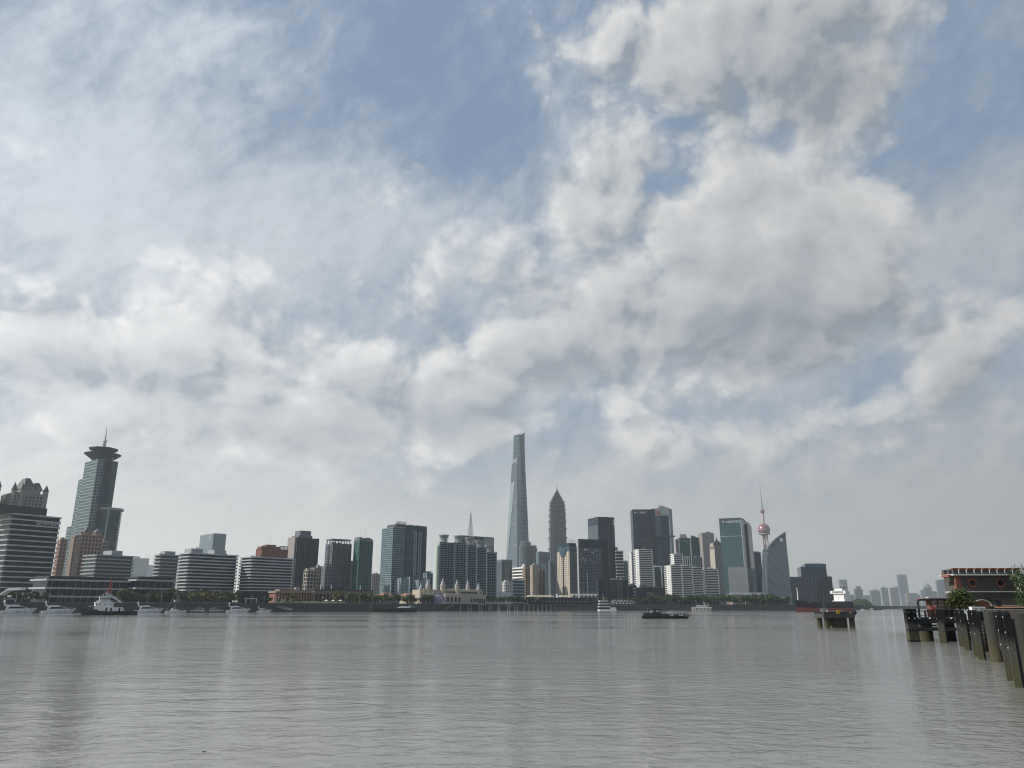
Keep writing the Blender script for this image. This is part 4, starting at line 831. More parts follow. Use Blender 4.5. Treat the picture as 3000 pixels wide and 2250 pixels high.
# sail-shaped tower
Y = 1250; root = None
pts = [(2249, 1760), (2248.5, 1610), (2251, 1601), (2258, 1592), (2268, 1581), (2280, 1571), (2291, 1563.5), (2301, 1557.5), (2316, 1760)]
o = PT(2249, 1760, Y); root = empty('sail_tower', (o.x, Y, GZ), 0, 'grey ribbed tower with a sail-shaped curved top', 'building')
vb = [(PT(px, py, Y).x - o.x, max(0, PT(px, py, Y).z - GZ)) for px, py in pts]; xr = PT(2301, 1557.5, Y).x - o.x; vb[-1] = (xr, 0)
mb = MB(); n = len(vb); D = 34; mb.v = [(x, 0, z) for x, z in vb] + [(x + 2, D, z * .97) for x, z in vb]; mb.f = [tuple(range(n - 1, -1, -1)), tuple(range(n, 2 * n))] + [(k, (k + 1) % n, n + (k + 1) % n, n + k) for k in range(n)]; mb.build('glass_wall', G['grey'], root)
def sail_z(x):
    for (xa, za), (xb, zb) in zip(vb[1:-2], vb[2:-1]):
        if xa <= x <= xb: return za + (zb - za) * (x - xa) / max(1e-6, xb - xa)
    return vb[1][1]
fn = MB()
for k in range(27): x = xr * (k + .5) / 27; fn.box(x - .28, -.7, 0, x + .28, .05, sail_z(x) - 4)
fn.build('facade_fins', P['rib'], root, stuff=True); rim = MB()
for (xa, za), (xb, zb) in zip(vb[1:-2], vb[2:-1]): rim.bar((xa, -.3, za - 1), (xb, -.3, zb - 1), 1.6, 2.4)
rim.build('curved_rim', P['steel'], root); em = MB().lathe([(2.0, 0), (3.0, .05), (3.0, .3), (2.0, .35)], 16).build('round_emblem', P['letter'], root); em.location = (xr - 8, -.6, vb[-2][1] - 13); em.rotation_euler = (R(90), 0, 0)
# dark stepped group at the river bend
B = Bld('dark_stepped_block', 'dark blue stepped office block behind the cargo ship', 2314, 2314, 2436, 1690, 1300, -12, 'L', d=50); w, h = B.w, B.h
B.block('glass_wall', G['slate']); B.lattice(P['dgrey'], 22, 4.2, .3, .35, .2, name='mullion_grid'); B.block('upper_stage', G['slate'], B.lx(2349), B.lx(2424), 2, 44, h, B.lz(1660, 40)); x0, x1 = B.lx(2362), B.lx(2424)
B.part('slanted_top', MB().prism([(x0, 1.5), (x1, 1.5), (x1, 40), (x0, 40)], B.lz(1660, 40), B.lz(1652, 40), [(x0, 1.5), (x1, 1.5), (x1, 40), (x0, 40)]), G['blue']); B.part('slanted_fin', MB().prism([(x0, 1), (x1, 1), (x1, 1.5), (x0, 1.5)], B.lz(1652, 40), B.lz(1650, 40), [(x0, 1), (x0 + 20, 1), (x0 + 20, 1.5), (x0, 1.5)]), P['steel']); rb = MB()
for k in range(9): x = w * (.28 + .08 * k); rb.box(x - .5, -.6, 0, x + .5, .1, h + 2)
B.part('facade_ribs', rb, P['dgrey'], stuff=True)

# --- hazy skyline at the river bend ----------------------------------------
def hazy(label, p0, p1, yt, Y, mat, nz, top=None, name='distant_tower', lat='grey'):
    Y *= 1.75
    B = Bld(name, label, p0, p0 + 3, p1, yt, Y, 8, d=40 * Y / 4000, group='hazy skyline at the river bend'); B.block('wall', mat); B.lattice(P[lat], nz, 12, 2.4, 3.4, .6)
    if top: top(B)
    return B
cap = lambda f0, f1, hh, m_='grey': (lambda B: B.block('roof_house', P[m_], B.w * f0, B.w * f1, 2, B.d - 2, B.h, B.h + hh))
def spire_top(B): B.part('dome', MB().lathe([(B.w * .42, B.h), (B.w * .4, B.h + 14), (B.w * .2, B.h + 28), (1.4, B.h + 33), (.4, B.h + 58)], 12, B.w * .5, B.d * .5), P['grey'])
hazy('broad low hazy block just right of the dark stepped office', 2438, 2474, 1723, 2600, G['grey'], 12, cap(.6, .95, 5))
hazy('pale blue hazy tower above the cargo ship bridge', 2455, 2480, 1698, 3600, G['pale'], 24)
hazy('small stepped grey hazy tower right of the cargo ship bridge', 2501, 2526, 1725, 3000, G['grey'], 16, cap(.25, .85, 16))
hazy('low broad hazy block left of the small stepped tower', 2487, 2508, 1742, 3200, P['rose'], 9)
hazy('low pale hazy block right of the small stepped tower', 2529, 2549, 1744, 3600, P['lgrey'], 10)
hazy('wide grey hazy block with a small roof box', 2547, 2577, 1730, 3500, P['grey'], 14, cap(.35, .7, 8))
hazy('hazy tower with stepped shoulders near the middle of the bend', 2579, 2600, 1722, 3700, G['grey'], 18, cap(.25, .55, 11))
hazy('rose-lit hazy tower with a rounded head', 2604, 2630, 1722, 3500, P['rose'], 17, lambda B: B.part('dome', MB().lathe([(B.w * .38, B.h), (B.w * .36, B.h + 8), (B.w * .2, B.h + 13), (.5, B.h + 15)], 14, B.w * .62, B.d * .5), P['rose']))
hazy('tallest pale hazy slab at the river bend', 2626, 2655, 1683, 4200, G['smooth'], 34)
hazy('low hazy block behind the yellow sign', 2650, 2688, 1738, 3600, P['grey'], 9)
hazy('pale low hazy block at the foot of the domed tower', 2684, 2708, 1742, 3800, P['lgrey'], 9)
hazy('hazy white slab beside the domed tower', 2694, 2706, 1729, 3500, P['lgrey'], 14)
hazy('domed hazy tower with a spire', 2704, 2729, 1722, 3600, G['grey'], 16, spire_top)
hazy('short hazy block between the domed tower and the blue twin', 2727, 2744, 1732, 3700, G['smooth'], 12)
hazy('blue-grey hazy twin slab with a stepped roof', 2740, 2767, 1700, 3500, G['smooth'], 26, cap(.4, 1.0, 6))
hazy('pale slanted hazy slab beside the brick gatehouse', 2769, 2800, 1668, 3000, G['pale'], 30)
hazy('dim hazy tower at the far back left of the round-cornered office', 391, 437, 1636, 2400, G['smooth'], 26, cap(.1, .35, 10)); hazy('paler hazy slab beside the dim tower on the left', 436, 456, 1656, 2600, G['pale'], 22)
Y = 3300; p = PT(2663, 1764, Y); root = empty('yellow_billboard', (p.x, Y, GZ), 0, 'tall narrow yellow-white billboard slab at the river bend', 'billboard', None); hh = ZAT(1737, Y) - GZ; z0_ = ZAT(1764, Y) - GZ
MB().box(-6, -1, z0_, 6, 1, hh).build('panel', P['cream'], root); MB().box(-2, 0, 0, 2, 2, z0_).build('support', P['grey'], root)
Y = 3200; p = PT(2647, 1784, Y); root = empty('sail_monument', (p.x, Y, 1), 0, 'slender split white monument rising at the river bend', 'monument'); hh = ZAT(1746, Y)
for sx in (-1, 1): MB().prism([(sx * 6 - 2.5, -2), (sx * 6 + 2.5, -2), (sx * 6 + 2.5, 2), (sx * 6 - 2.5, 2)], 0, hh * (.9 + .1 * sx), [(sx * 1.5 - 1, -1), (sx * 1.5 + 1, -1), (sx * 1.5 + 1, 1), (sx * 1.5 - 1, 1)]).build('blade', P['lgrey'], root)
# ------------------------------------------------------------------ the waterfront of the far bank
def shoreY(px, py=1785):
    t = TAN(px, py)
    for (x0, y0), (x1, y1) in zip(shore[1:-2], shore[2:-1]):
        f0, f1 = x0 - t * y0, x1 - t * y1
        if f0 <= 0 <= f1: k = f0 / (f0 - f1); return y0 + (y1 - y0) * k
    return 900.0
def bank(px, back=0, z=GZ):
    Y = shoreY(px) + back; return Vector((TAN(px, 1778) * Y, Y, z))
def waterY(py): return -EYE / ELV(py)
# lawn strips and promenade deck
def strip(name, p0, p1, b0, b1, z0, z1, mat, label, n=14):
    mb = MB(); pr = None
    for k in range(n + 1):
        px = p0 + (p1 - p0) * k / n; a, c = bank(px, b0, z0), bank(px, b1, z1)
        if pr: mb.quad(pr[0], a, c, pr[1])
        pr = (a, c)
    return struct(name, mb.mesh(name, mat), label)
strip('lawn', 330, 700, 4, 34, GZ + .05, GZ + 1.2, P['lawn'], 'mown lawn slope behind the yachts'); strip('lawn', 800, 1010, 4, 30, GZ + .05, GZ + 2.0, P['lawn'], 'lawn slope in front of the brick pavilions')
strip('path', 1560, 2310, 3, 12, GZ + .06, GZ + .1, P['paving'], 'paved riverside path before the tree belt')

# trees ------------------------------------------------------------------
def leaf_mat(name, c):
    m, b = new_mat(name); oi = S.tree.nodes.new('ShaderNodeObjectInfo'); co = coords()
    f = (noise(co, 0.9, 3, .6) * 0.8 + S(oi.outputs['Random']) * 0.5 - 0.15).clamp()
    lnk(mixc(f, tuple(x * .55 for x in c), tuple(x * 1.5 for x in c)), b.inputs['Base Color']); b.inputs['Roughness'].default_value = .6
    b.inputs['Specular IOR Level'].default_value = .2; return m
LEAF = {'green': leaf_mat('leaf_green', (.062, .100, .030)), 'dark': leaf_mat('leaf_dark_green', (.034, .066, .026)), 'olive': leaf_mat('leaf_olive_yellow', (.135, .128, .035))}
BARK = plain('bark', (.07, .055, .04), .9, .3, 1.5)
def tree_meshes(seed, kind, hgt, spread, n=420, leaf=.75):
    rr = random.Random(seed); tk = MB(); tk.tube((0, 0, 0), (0, 0, hgt * .45), .22, .13, 7); lobes = []
    for k in range(6):
        t = rr.uniform(0, 6.28); r = spread * rr.uniform(.25, .62); z = hgt * rr.uniform(.45, .86); p = (r * math.cos(t), r * math.sin(t), z); lobes.append((p, spread * rr.uniform(.38, .6)))
        tk.tube((0, 0, hgt * rr.uniform(.25, .45)), p, .10, .03, 5)
    lobes.append(((0, 0, hgt * .8), spread * .55)); cr = MB()
    for k in range(n):
        (cx, cy, cz), r = rr.choice(lobes); u, t = rr.uniform(-1, 1), rr.uniform(0, 6.28); q = math.sqrt(1 - u * u); rad = r * rr.uniform(.55, 1.08)
        c = Vector((cx + rad * q * math.cos(t), cy + rad * q * math.sin(t), cz + rad * u * .85)); d = Vector((rr.gauss(0, 1), rr.gauss(0, 1), rr.gauss(0, 1))).normalized(); e = d.orthogonal().normalized(); g = d.cross(e); s_ = leaf * rr.uniform(.5, 1.1)
        cr.quad(c - e * s_, c + g * s_ * .6, c + e * s_, c - g * s_ * .6)
    return tk.mesh('trunk', BARK), cr.mesh('crown', LEAF[kind])
TREES = {'green': [tree_meshes(s, 'green', 8, 3.4) for s in (1, 2, 3)], 'dark': [tree_meshes(s, 'dark', 8, 3.5) for s in (4, 5, 6)], 'olive': [tree_meshes(s, 'olive', 7.5, 3.6, 300) for s in (7, 8)]}
def plant_tree(loc, kind, s, rr, label, group):
    tm, cm = rr.choice(TREES[kind]); e = empty('broadleaf_tree', loc, rr.uniform(0, 6.28), label, 'tree', group); e.scale = (s * rr.uniform(.9, 1.15), s * rr.uniform(.9, 1.15), s)
    link('trunk', tm, e); link('crown', cm, e)
belts = [(-10, 135, 13, 18, .75, 'dark', 'dark young tree on the embankment behind the first two yachts', 'trees behind the first yachts'),
    (345, 700, 26, 22, .95, 'green', 'round green tree in the belt behind the moored yachts', 'tree belt behind the yachts'), (350, 700, 24, 33, 1.1, 'dark', 'taller dark tree at the back of the yacht belt', 'back trees of the yacht belt'),
    (545, 690, 8, 16, .85, 'olive', 'yellowing tree in the belt behind the small motorboats', 'yellowing trees behind the motorboats'),
    (700, 1000, 14, 12, .5, 'dark', 'low dark shrub-like tree along the quay before the brick pavilions', 'low trees before the brick pavilions'),
    (1010, 1215, 16, 16, .95, 'green', 'green tree in the belt between the brick pavilions and the castle', 'trees left of the castle'), (1030, 1210, 9, 24, .95, 'olive', 'yellow-olive tree in the belt left of the castle', 'olive trees left of the castle'),
    (1195, 1425, 15, 14, .85, 'dark', 'dark dense tree standing before the castle arcade', 'trees before the castle'), (1425, 1600, 16, 16, .95, 'dark', 'dark tree between the castle and the white tents', 'trees right of the castle'), (1470, 1610, 8, 24, 1.0, 'green', 'mid-green tree below the tan apartment blocks', 'trees below the tan blocks'),
    (1700, 1900, 14, 26, .95, 'dark', 'dark tree behind the moored cruise boat', 'trees behind the cruise boat'), (1895, 2315, 34, 18, 1.15, 'dark', 'dark tree in the belt below the long white complex', 'tree belt below the white complex'), (1900, 2310, 30, 32, 1.3, 'green', 'taller green tree at the back of the belt below the white complex', 'back trees below the white complex')]
for i, (p0, p1, n, back, s_, kind, lab, grp) in enumerate(belts):
    rr = random.Random(100 + i)
    for k in range(n): plant_tree(bank(p0 + (p1 - p0) * (k + rr.uniform(-.35, .35) + .5) / n, back + rr.uniform(-5, 5)), kind, s_ * rr.uniform(.75, 1.25), rr, lab, grp)
rr = random.Random(77)
plant_tree(bank(855, 24), 'olive', 1.15, rr, 'single yellow-green tree in front of the red colonnade pavilion', None); plant_tree(bank(995, 22), 'olive', 1.3, rr, 'broad yellowing tree in front of the dark brick pavilion', None); plant_tree(bank(982, 26), 'olive', 1.1, rr, 'smaller yellowing tree overlapping the broad one by the dark pavilion', None)
# far wood at the bend
gv = MB()
for k in range(900):
    px = rr.uniform(2494, 2556); Y = rr.uniform(1900, 2100); hump = 1 - abs((px - 2524) / 34) ** 2.5; z = rr.uniform(0, 1) * 17 * max(.15, hump) + GZ; c = Vector((TAN(px, 1775) * Y, Y, z)); s_ = rr.uniform(1.4, 3); d = Vector((rr.gauss(0, 1), rr.gauss(0, 1), rr.gauss(0, 1))).normalized(); e = d.orthogonal(); g = d.cross(e); gv.quad(c - e * s_, c + g * s_, c + e * s_, c - g * s_)
o = gv.build('distant_wood', LEAF['dark'], stuff=True); o['label'] = 'dark far-off wood on the point at the river bend'

# low waterfront buildings -------------------------------------------------
def low(name, label, p0, p1, py, back, mat, d=14, group=None, a=None):
    Y = shoreY((p0 + p1) / 2) + back; aa = a if a is not None else math.degrees(math.atan2(*(lambda q: (q.y, q.x))(bank(p1 - 20, back) - bank(p0 + 20, back))) ) if p1 - p0 > 60 else 30
    P0 = bank(p0, back); B = Bld(name, label, p0, p0, p1, py, P0.y, min(aa, 42), d=d, group=group); return B
B = low('colonnade_pavilion', 'low red brick pavilion with pale columns and a flat roof', 810, 922, 1732, 46, None, 16, a=36); w, h = B.w, B.h
B.block('rear_wall', P['brick'], 0, w, 3, 16, 0, h - 1.2); B.block('roof_slab', P['tan'], -1, w + 1, -1.5, 16.5, h - 1.2, h); cm = MB()
for k in range(15): x = w * k / 14; cm.box(x - .35, -.6, 0, x + .35, .1, h - 1.2)
B.part('columns', cm, P['pink'], stuff=True); B.block('upper_roof', P['brown'], w * .12, w * .98, 4, 15, h, h + 1.6); B.block('roof_vent', P['lgrey'], w * .55, w * .66, 5, 8, h + 1.6, h + 3.4); B.block('roof_vent', P['lgrey'], w * .8, w * .86, 5, 8, h + 1.6, h + 3.0)
B = low('dark_brick_pavilion', 'long low dark brick hall with arched windows right of the colonnade', 923, 1094, 1729, 48, None, 18, a=36); w, h = B.w, B.h
B.block('wall', P['brown']); B.block('roof_slab', P['char'], -.6, w + .6, -.6, 18.6, h, h + .8); ar = MB()
for k in range(16): x = w * (k + .5) / 16; ar.prism([(x - .9, -.25), (x + .9, -.25), (x + .9, .1), (x - .9, .1)], h * .15, h * .72)
B.part('arched_windows', ar, G['black'], stuff=True); B.block('roof_storey', P['char'], w * .2, w * .52, 5, 14, h + .8, h + 3.0)
for f in (.12, .3, .8): B.part('white_flue', MB().cyl(w * f, 4, h + .8, h + 4.6, .35, n=8), P['white'])
B = low('stone_garden_wall', 'low pale rubble heap and garden wall by the lawn below the colonnade', 828, 866, 1750, 14, None, 3, a=30); w, h = B.w, B.h; rr2 = random.Random(4)
for k in range(12): x = w * (k + .2) / 12; B.part('stone', MB().prism([(x, 0), (x + w / 15, .2), (x + w / 15, 1.5), (x, 1.3)], 0, h * rr2.uniform(.5, 1.0)), P['cream'])
# ochre villas
for i, (p0, p1, py) in enumerate(((1106, 1130, 1741), (1128, 1150, 1736), (1190, 1216, 1737))):
    B = low('ochre_villa', ['small ochre villa with an orange roof half hidden by trees left of the castle', 'second ochre villa with an orange hipped roof beside the first', 'larger ochre villa with square windows next to the castle'][i], p0, p1, py, 36, None, 12, 'ochre villas', 36); w, h = B.w, B.h
    B.block('wall', P['cream'], z1=h - 2.2); B.part('hip_roof', MB().prism([(-.8, -.8), (w + .8, -.8), (w + .8, 12.8), (-.8, 12.8)], h - 2.2, h, [(w * .3, 5), (w * .7, 5), (w * .7, 7), (w * .3, 7)]), P['orange']); g = MB()
    for k in range(3):
        for j in range(2): g.box(w * (k + .3) / 3, -.1, 1 + j * 3, w * (k + .6) / 3, .1, 2.6 + j * 3)
    B.part('windows', g, G['black'], stuff=True)
# castle
P['coneroof'] = plain('pale_cone_slate', (0.30, 0.29, 0.32), 0.6, .1, .5)
B = low('castle_hall', 'cream castle-like hall with battlements, arches and cone-roofed turrets', 1222, 1417, 1728, 30, None, 20, a=40); w = B.w; f = lambda px: B.lx(px); hz_ = lambda py, px: B.lz(py, f(px))
def battl(x0, x1, y, z, st=2.2):
    q = MB(); n = max(2, int((x1 - x0) / st))
    for k in range(n): q.box(x0 + (x1 - x0) * (k + .1) / n, y, z, x0 + (x1 - x0) * (k + .65) / n, y + .6, z + 1.1)
    return q
def arches(B, x0, x1, z1, n, mat):
    for k in range(n):
        xa, xb = x0 + (x1 - x0) * (k + .22) / n, x0 + (x1 - x0) * (k + .8) / n; c, r = (xa + xb) / 2, (xb - xa) / 2; pl = [(xa, 0), (xb, 0)] + [(c + r * math.cos(R(t)), z1 * .62 + r * 1.5 * math.sin(R(t))) for t in range(0, 181, 30)]
        q = MB(); q.v = [(x, -6.2, z) for x, z in pl]; q.f = [tuple(range(len(pl)))]; B.part('arch_opening', q, mat)
H2 = hz_(1728, 1300); H1 = hz_(1741, 1300)
B.block('upper_wall', P['cream'], f(1240), f(1415), 0, 18, 0, H2); B.block('gallery', P['cream'], f(1225), f(1262), -6, 0, 0, H1); B.block('gallery', P['cream'], f(1294), f(1342), -6, 0, 0, H1); B.block('gallery', P['sand'], f(1342), f(1417), -4, 0, 0, H1 - .5)
for a_, b_, y_, z_ in ((1240, 1270, 0, H2), (1300, 1340, 0, H2), (1345, 1412, 0, H2), (1225, 1262, -6, H1), (1294, 1342, -6, H1)): B.part('battlement', battl(f(a_), f(b_), y_, z_), P['cream'], stuff=True)
arches(B, f(1226), f(1261), H1 - 1, 3, G['brown']); arches(B, f(1296), f(1341), H1 - 1, 4, G['brown'])
g = MB()
for k in range(26): x = f(1300) + (f(1412) - f(1300)) * k / 26; g.box(x, -.15, H1 + .8, x + 1.2, .1, H1 + 2.6)
B.part('upper_windows', g, G['black'], stuff=True); sd = MB()
for k in range(7): x = f(1372) + (f(1416) - f(1372)) * k / 7; sd.box(x, -4.15, 1, x + 1.6, -3.9, H1 * .6)
B.part('side_windows', sd, G['black'], stuff=True); B.part('lilac_dome_porch', MB().lathe([(8, 0), (8, H1 * .55), (6.5, H1 * .8), (3.5, H1 * .98), (.4, H1 * 1.04)], 16, f(1277), -2), P['purple'])
for px, r, yb, yt_, tip, y_ in ((1224, 2.4, 1760, 1728, 1712, -5), (1256, 3.4, 1755, 1719, 1700, 1), (1297, 3.5, 1755, 1718, 1697, 0), (1337, 2.9, 1755, 1719, 1701, -1), (1376, 2.6, 1745, 1720, 1702, 3), (1402, 2.7, 1750, 1729, 1711, 0)):
    x = f(px); r *= .72; tu = B.part('turret', MB().cyl(x, y_, 0, hz_(yt_, px), r, n=14), P['cream']); B.part('turret_collar', MB().cyl(x, y_, hz_(yt_, px), hz_(yt_, px) + .9, r * 1.15, n=14), P['cream'], tu); B.part('cone_roof', MB().cyl(x, y_, hz_(yt_, px) + .9, hz_(tip, px) + 1.5, r * 1.0, .06, 14), P['coneroof'], tu)
# white tent roofs and terminal
m, b = new_mat('tent_fabric'); b.inputs['Base Color'].default_value = (.78, .78, .75, 1); b.inputs['Roughness'].default_value = .6; tb = S.tree.nodes.new('ShaderNodeBsdfTranslucent'); tb.inputs[0].default_value = (.8, .8, .76, 1); mx = S.tree.nodes.new('ShaderNodeMixShader'); mx.inputs[0].default_value = .55
S.tree.links.new(b.outputs[0], mx.inputs[1]); S.tree.links.new(tb.outputs[0], mx.inputs[2]); S.tree.links.new(mx.outputs[0], S.tree.nodes['Material Output'].inputs[0]); P['tent'] = m
B = low('tent_terminal', 'dark ferry terminal under a row of white peaked tents', 1548, 1745, 1748, 30, None, 18, a=14); w, h = B.w, B.h; B.block('wall', G['black'], z1=h - .8); B.lattice(P['steel'], 2, 4, .3, .2, .2, z1=h - 1)
B.block('lit_hall', P['cream'], B.lx(1548), B.lx(1578), -2, 2, h * .35, h); ho = MB()
for px0, px1 in ((1546, 1580), (1578, 1598), (1596, 1622), (1640, 1676)):
    xa, xb = B.lx(px0), B.lx(px1); ho.prism([(xa, -4), (xb, -4), (xb, 6), (xa, 6)], h, h + 1.5, [(xa + 1, 0), (xb - 3, 0), (xb - 3, 4), (xa + 1, 4)])
B.part('canopy_roofs', ho, P['cream'], stuff=True)
for k in range(7):
    x = B.lx(1676 + k * 11.3); t = MB(); t.v = [(x - 2.1, -3, h + 3.2), (x + 2.1, -3, h + 3.2), (x + 2.1, 1.5, h + 3.2), (x - 2.1, 1.5, h + 3.2), (x, -.7, h - .4)]; t.f = [(0, 1, 2, 3), (1, 0, 4), (2, 1, 4), (3, 2, 4), (0, 3, 4)]; te = B.part('inverted_tent', t, P['tent']); B.part('tent_mast', MB().tube((x, -.7, h - .4), (x, -.7, h + 8), .12, .06, 6), P['steel'], te)
# warehouse with white bands and cypress-dark chimneys
B = low('brick_warehouse', 'brick and white river warehouse with a grey pitched roof and outside stair', 2146, 2247, 1741, 44, None, 20, a=4); w, h = B.w, B.h
B.block('wall', P['brown'], z1=h - .5); B.bands(P['pink'], 4, .8, .2, z1=h - 1, name='floor_band'); B.part('pitched_roof', MB().prism([(-1, -1), (w + 1, -1), (w + 1, 21), (-1, 21)], h - .5, h + 2.2, [(2, 9), (w - 2, 9), (w - 2, 11), (2, 11)]), P['grey']); B.block('white_bay', P['white'], B.lx(2180), B.lx(2189), -1.5, .1, h * .45, h - .5); B.bands(P['offwhite'], 4, .9, .5, x1=w * .38, y1=4, z1=h - 2.5)
st = MB()
for x in (B.lx(2182), B.lx(2189)): st.box(x - .3, -1.4, -3, x + .3, -.8, h * .45)
for k in range(5): st.box(B.lx(2182), -1.35, k * 2.2, B.lx(2189), -.85, k * 2.2 + .4)
B.part('stair_frame', st, P['white'])
for px in (2209, 2217, 2233, 2239):
    p = bank(px, 26); e = empty('cypress_tree', p, 0, None, 'tree', 'dark cypresses before the warehouse'); e['label'] = {2209: 'slim dark cypress before the warehouse, first from the white bay', 2217: 'slim dark cypress before the warehouse, second from the white bay', 2233: 'slim dark cypress before the warehouse, third from the white bay', 2239: 'slim dark cypress before the warehouse, farthest from the white bay'}[px]
    MB().tube((0, 0, 0), (0, 0, 3), .2).build('trunk', BARK, e); cr = MB(); rq = random.Random(px)
    for k in range(260): z = rq.uniform(1, 13.5); r = 1.3 * (1 - (z / 14.2) ** 2) * rq.uniform(.5, 1.1); t = rq.uniform(0, 6.28); c = Vector((r * math.cos(t), r * math.sin(t), z)); d = Vector((rq.gauss(0, 1), rq.gauss(0, 1), rq.gauss(0, 1))).normalized(); e_ = d.orthogonal() * .5; g = d.cross(e_); cr.quad(c - e_, c + g, c + e_, c - g)
    cr.build('crown', LEAF['dark'], e)
B = low('low_shed', 'long low shed with a pale curved roof right of the brick warehouse', 2247, 2310, 1750, 44, None, 16, a=4); w, h = B.w, B.h; B.block('wall', P['dgrey'], z1=h - 1); B.part('curved_roof', MB().prism([(-.5, -.8), (w + .5, -.8), (w + .5, 17), (-.5, 17)], h - 1, h + .6, [(1, 5), (w - 6, 5), (w - 6, 11), (1, 11)]), P['grey']); B.bands(P['grey'], 2, .5, .2, z1=h - 1.5)
# white-framed pavilion
B = low('timber_frame_pavilion', 'pavilion with exposed white frames behind the moored cruise boat', 1796, 1856, 1757, 22, None, 12, a=10); w, h = B.w, B.h; B.block('wall', G['black'], z1=h - 3); fr = MB()
for k in range(7):
    x = w * k / 6; fr.bar((x, -.3, 0), (x, -.3, h - 3), .5); 
    if k < 6: fr.bar((x, -.35, h - 3), (x + w / 12, -.35, h), .45); fr.bar((x + w / 12, -.35, h), (x + w / 6, -.35, h - 3), .45); fr.bar((x, -.3, h * .3), (x + w / 6, -.3, h * .3), .4)
B.part('white_frame', fr, P['white']); B.part('roof', MB().prism([(-.5, .2), (w + .5, .2), (w + .5, 12), (-.5, 12)], h - 3, h - .3, [(1, 5), (w - 1, 5), (w - 1, 7), (1, 7)]), P['slateroof'])
# promenade viaduct on pale columns
pA, pB = bank(1300, -6), bank(1625, -6); ang = math.atan2((pB - pA).y, (pB - pA).x); L = (pB - pA).length
root = empty('promenade_viaduct', (pA.x, pA.y, 0), ang, 'low promenade viaduct on pale columns below the castle and tan blocks', 'viaduct')
MB().box(0, 0, GZ + .6, L * .52, 5, GZ + 1.5).build('deck', P['lgrey'], root); MB().box(L * .525, .5, GZ - .6, L, 5, GZ + .2).build('deck', P['dgrey'], root); MB().box(0, .1, GZ + 1.5, L * .52, .25, GZ + 2.3).build('parapet', P['lgrey'], root)
cols = [.13, .19, .215, .285, .30, .365, .385, .445, .46, .53, .55, .60, .625, .69] + [.735 + .045 * k for k in range(7)]
pm = MB().cyl(0, 0, -1, GZ - .05, .5, n=10).mesh('column', P['lgrey'])
for k, f_ in enumerate(cols): link('column', pm, root, loc=(L * f_, .2, .0 if f_ < .52 else -.56))
# bank railings, pontoons, gangways
def gangway(label, px0, py0, px1, py1, Y, wdt=2.2):
    a, c = PT(px0, py0, Y), PT(px1, py1, Y); root = empty('gangway', (a.x, a.y, 0), 0, label, 'gangway', 'pontoon gangways'); d = c - a; d.z = 0; q = MB(); q.bar((0, 0, a.z), (d.x, d.y, c.z), wdt, .35); q.build('walkway', P['steel'], root); rl = MB()
    for s_ in (-wdt / 2, wdt / 2):
        rl.bar((0, s_, a.z + 1.1), (d.x, d.y + s_, c.z + 1.1), .12)
        for k in range(9): t = k / 8.; rl.bar((d.x * t, d.y * t + s_, a.z + (c.z - a.z) * t), (d.x * t, d.y * t + s_, a.z + (c.z - a.z) * t + 1.1), .1)
    rl.build('railing', P['lgrey'], root, stuff=True)
gangway('dark sloping gangway at the right end of the yacht moorings', 808, 1777, 855, 1788, shoreY(830) - 4); gangway('pale sloping gangway left of the viaduct columns', 1296, 1787, 1330, 1774, shoreY(1312) - 6); gangway('long grey stair ramp descending beside the tugboat mast', 311, 1737, 356, 1766, 505, 3.0)
for i, (p0, p1, lab) in enumerate(((-10, 240, 'dark floating pontoon under the first two yachts'), (395, 800, 'long dark floating pontoon behind the moored motorboats'), (1625, 1745, 'floating ferry pontoon left of the cruise boat'))):
    a, c = bank(p0, -9), bank(p1, -9); ang = math.atan2((c - a).y, (c - a).x); L = (c - a).length; root = empty('pontoon', (a.x, a.y, 0), ang, lab, 'pontoon', 'floating pontoons'); MB().box(0, 0, -.3, L, 3, .8).build('float_body', P['char'], root); q = MB()
    for k in range(int(L / 9)): q.tube((k * 9 + 2, 2.6, -.5), (k * 9 + 2, 2.6, 4.2), .22, n=8)
    q.build('mooring_piles', P['dgrey'], root, stuff=True); q = MB()
    for k in range(int(L / 4)): q.tube((k * 4 + 1, 1.0, .8), (k * 4 + 1, 1.0, 1.7), .07, n=5); q.box(k * 4 + 1, .96, 1.6, k * 4 + 5, 1.04, 1.7)
    q.build('railing', P['lgrey'], root, stuff=True)
Yp = shoreY(730) + 6
a, c = PT(721, 1752, Yp), PT(752, 1752, Yp); root = empty('goalpost_gantry', (a.x, a.y, GZ), 0, 'white goalpost-shaped gantry behind the small motorboats', 'gantry'); wd = c.x - a.x; ht = a.z - GZ
for x in (0, wd): MB().box(x - .3, -.3, 0, x + .3, .3, ht).build('post', P['lgrey'], root)
MB().box(.3, -.3, ht - .7, wd - .3, .3, ht).build('beam', P['lgrey'], root)
a, c = PT(14, 1754, 480), PT(44, 1754, 480); root = empty('goalpost_gantry', (a.x, a.y, GZ), 0, 'grey goalpost gantry with a sunlit panel behind the first yacht', 'gantry'); wd = c.x - a.x; ht = a.z - GZ
for x in (0, wd): MB().box(x - .25, -.3, 0, x + .25, .3, ht).build('post', P['grey'], root)
MB().box(.25, -.3, ht - .6, wd - .25, .3, ht).build('beam', P['grey'], root); MB().box(wd * .25, -.4, ht + .8, wd * .6, .4, ht + 2).build('sunlit_panel', P['white'], root)
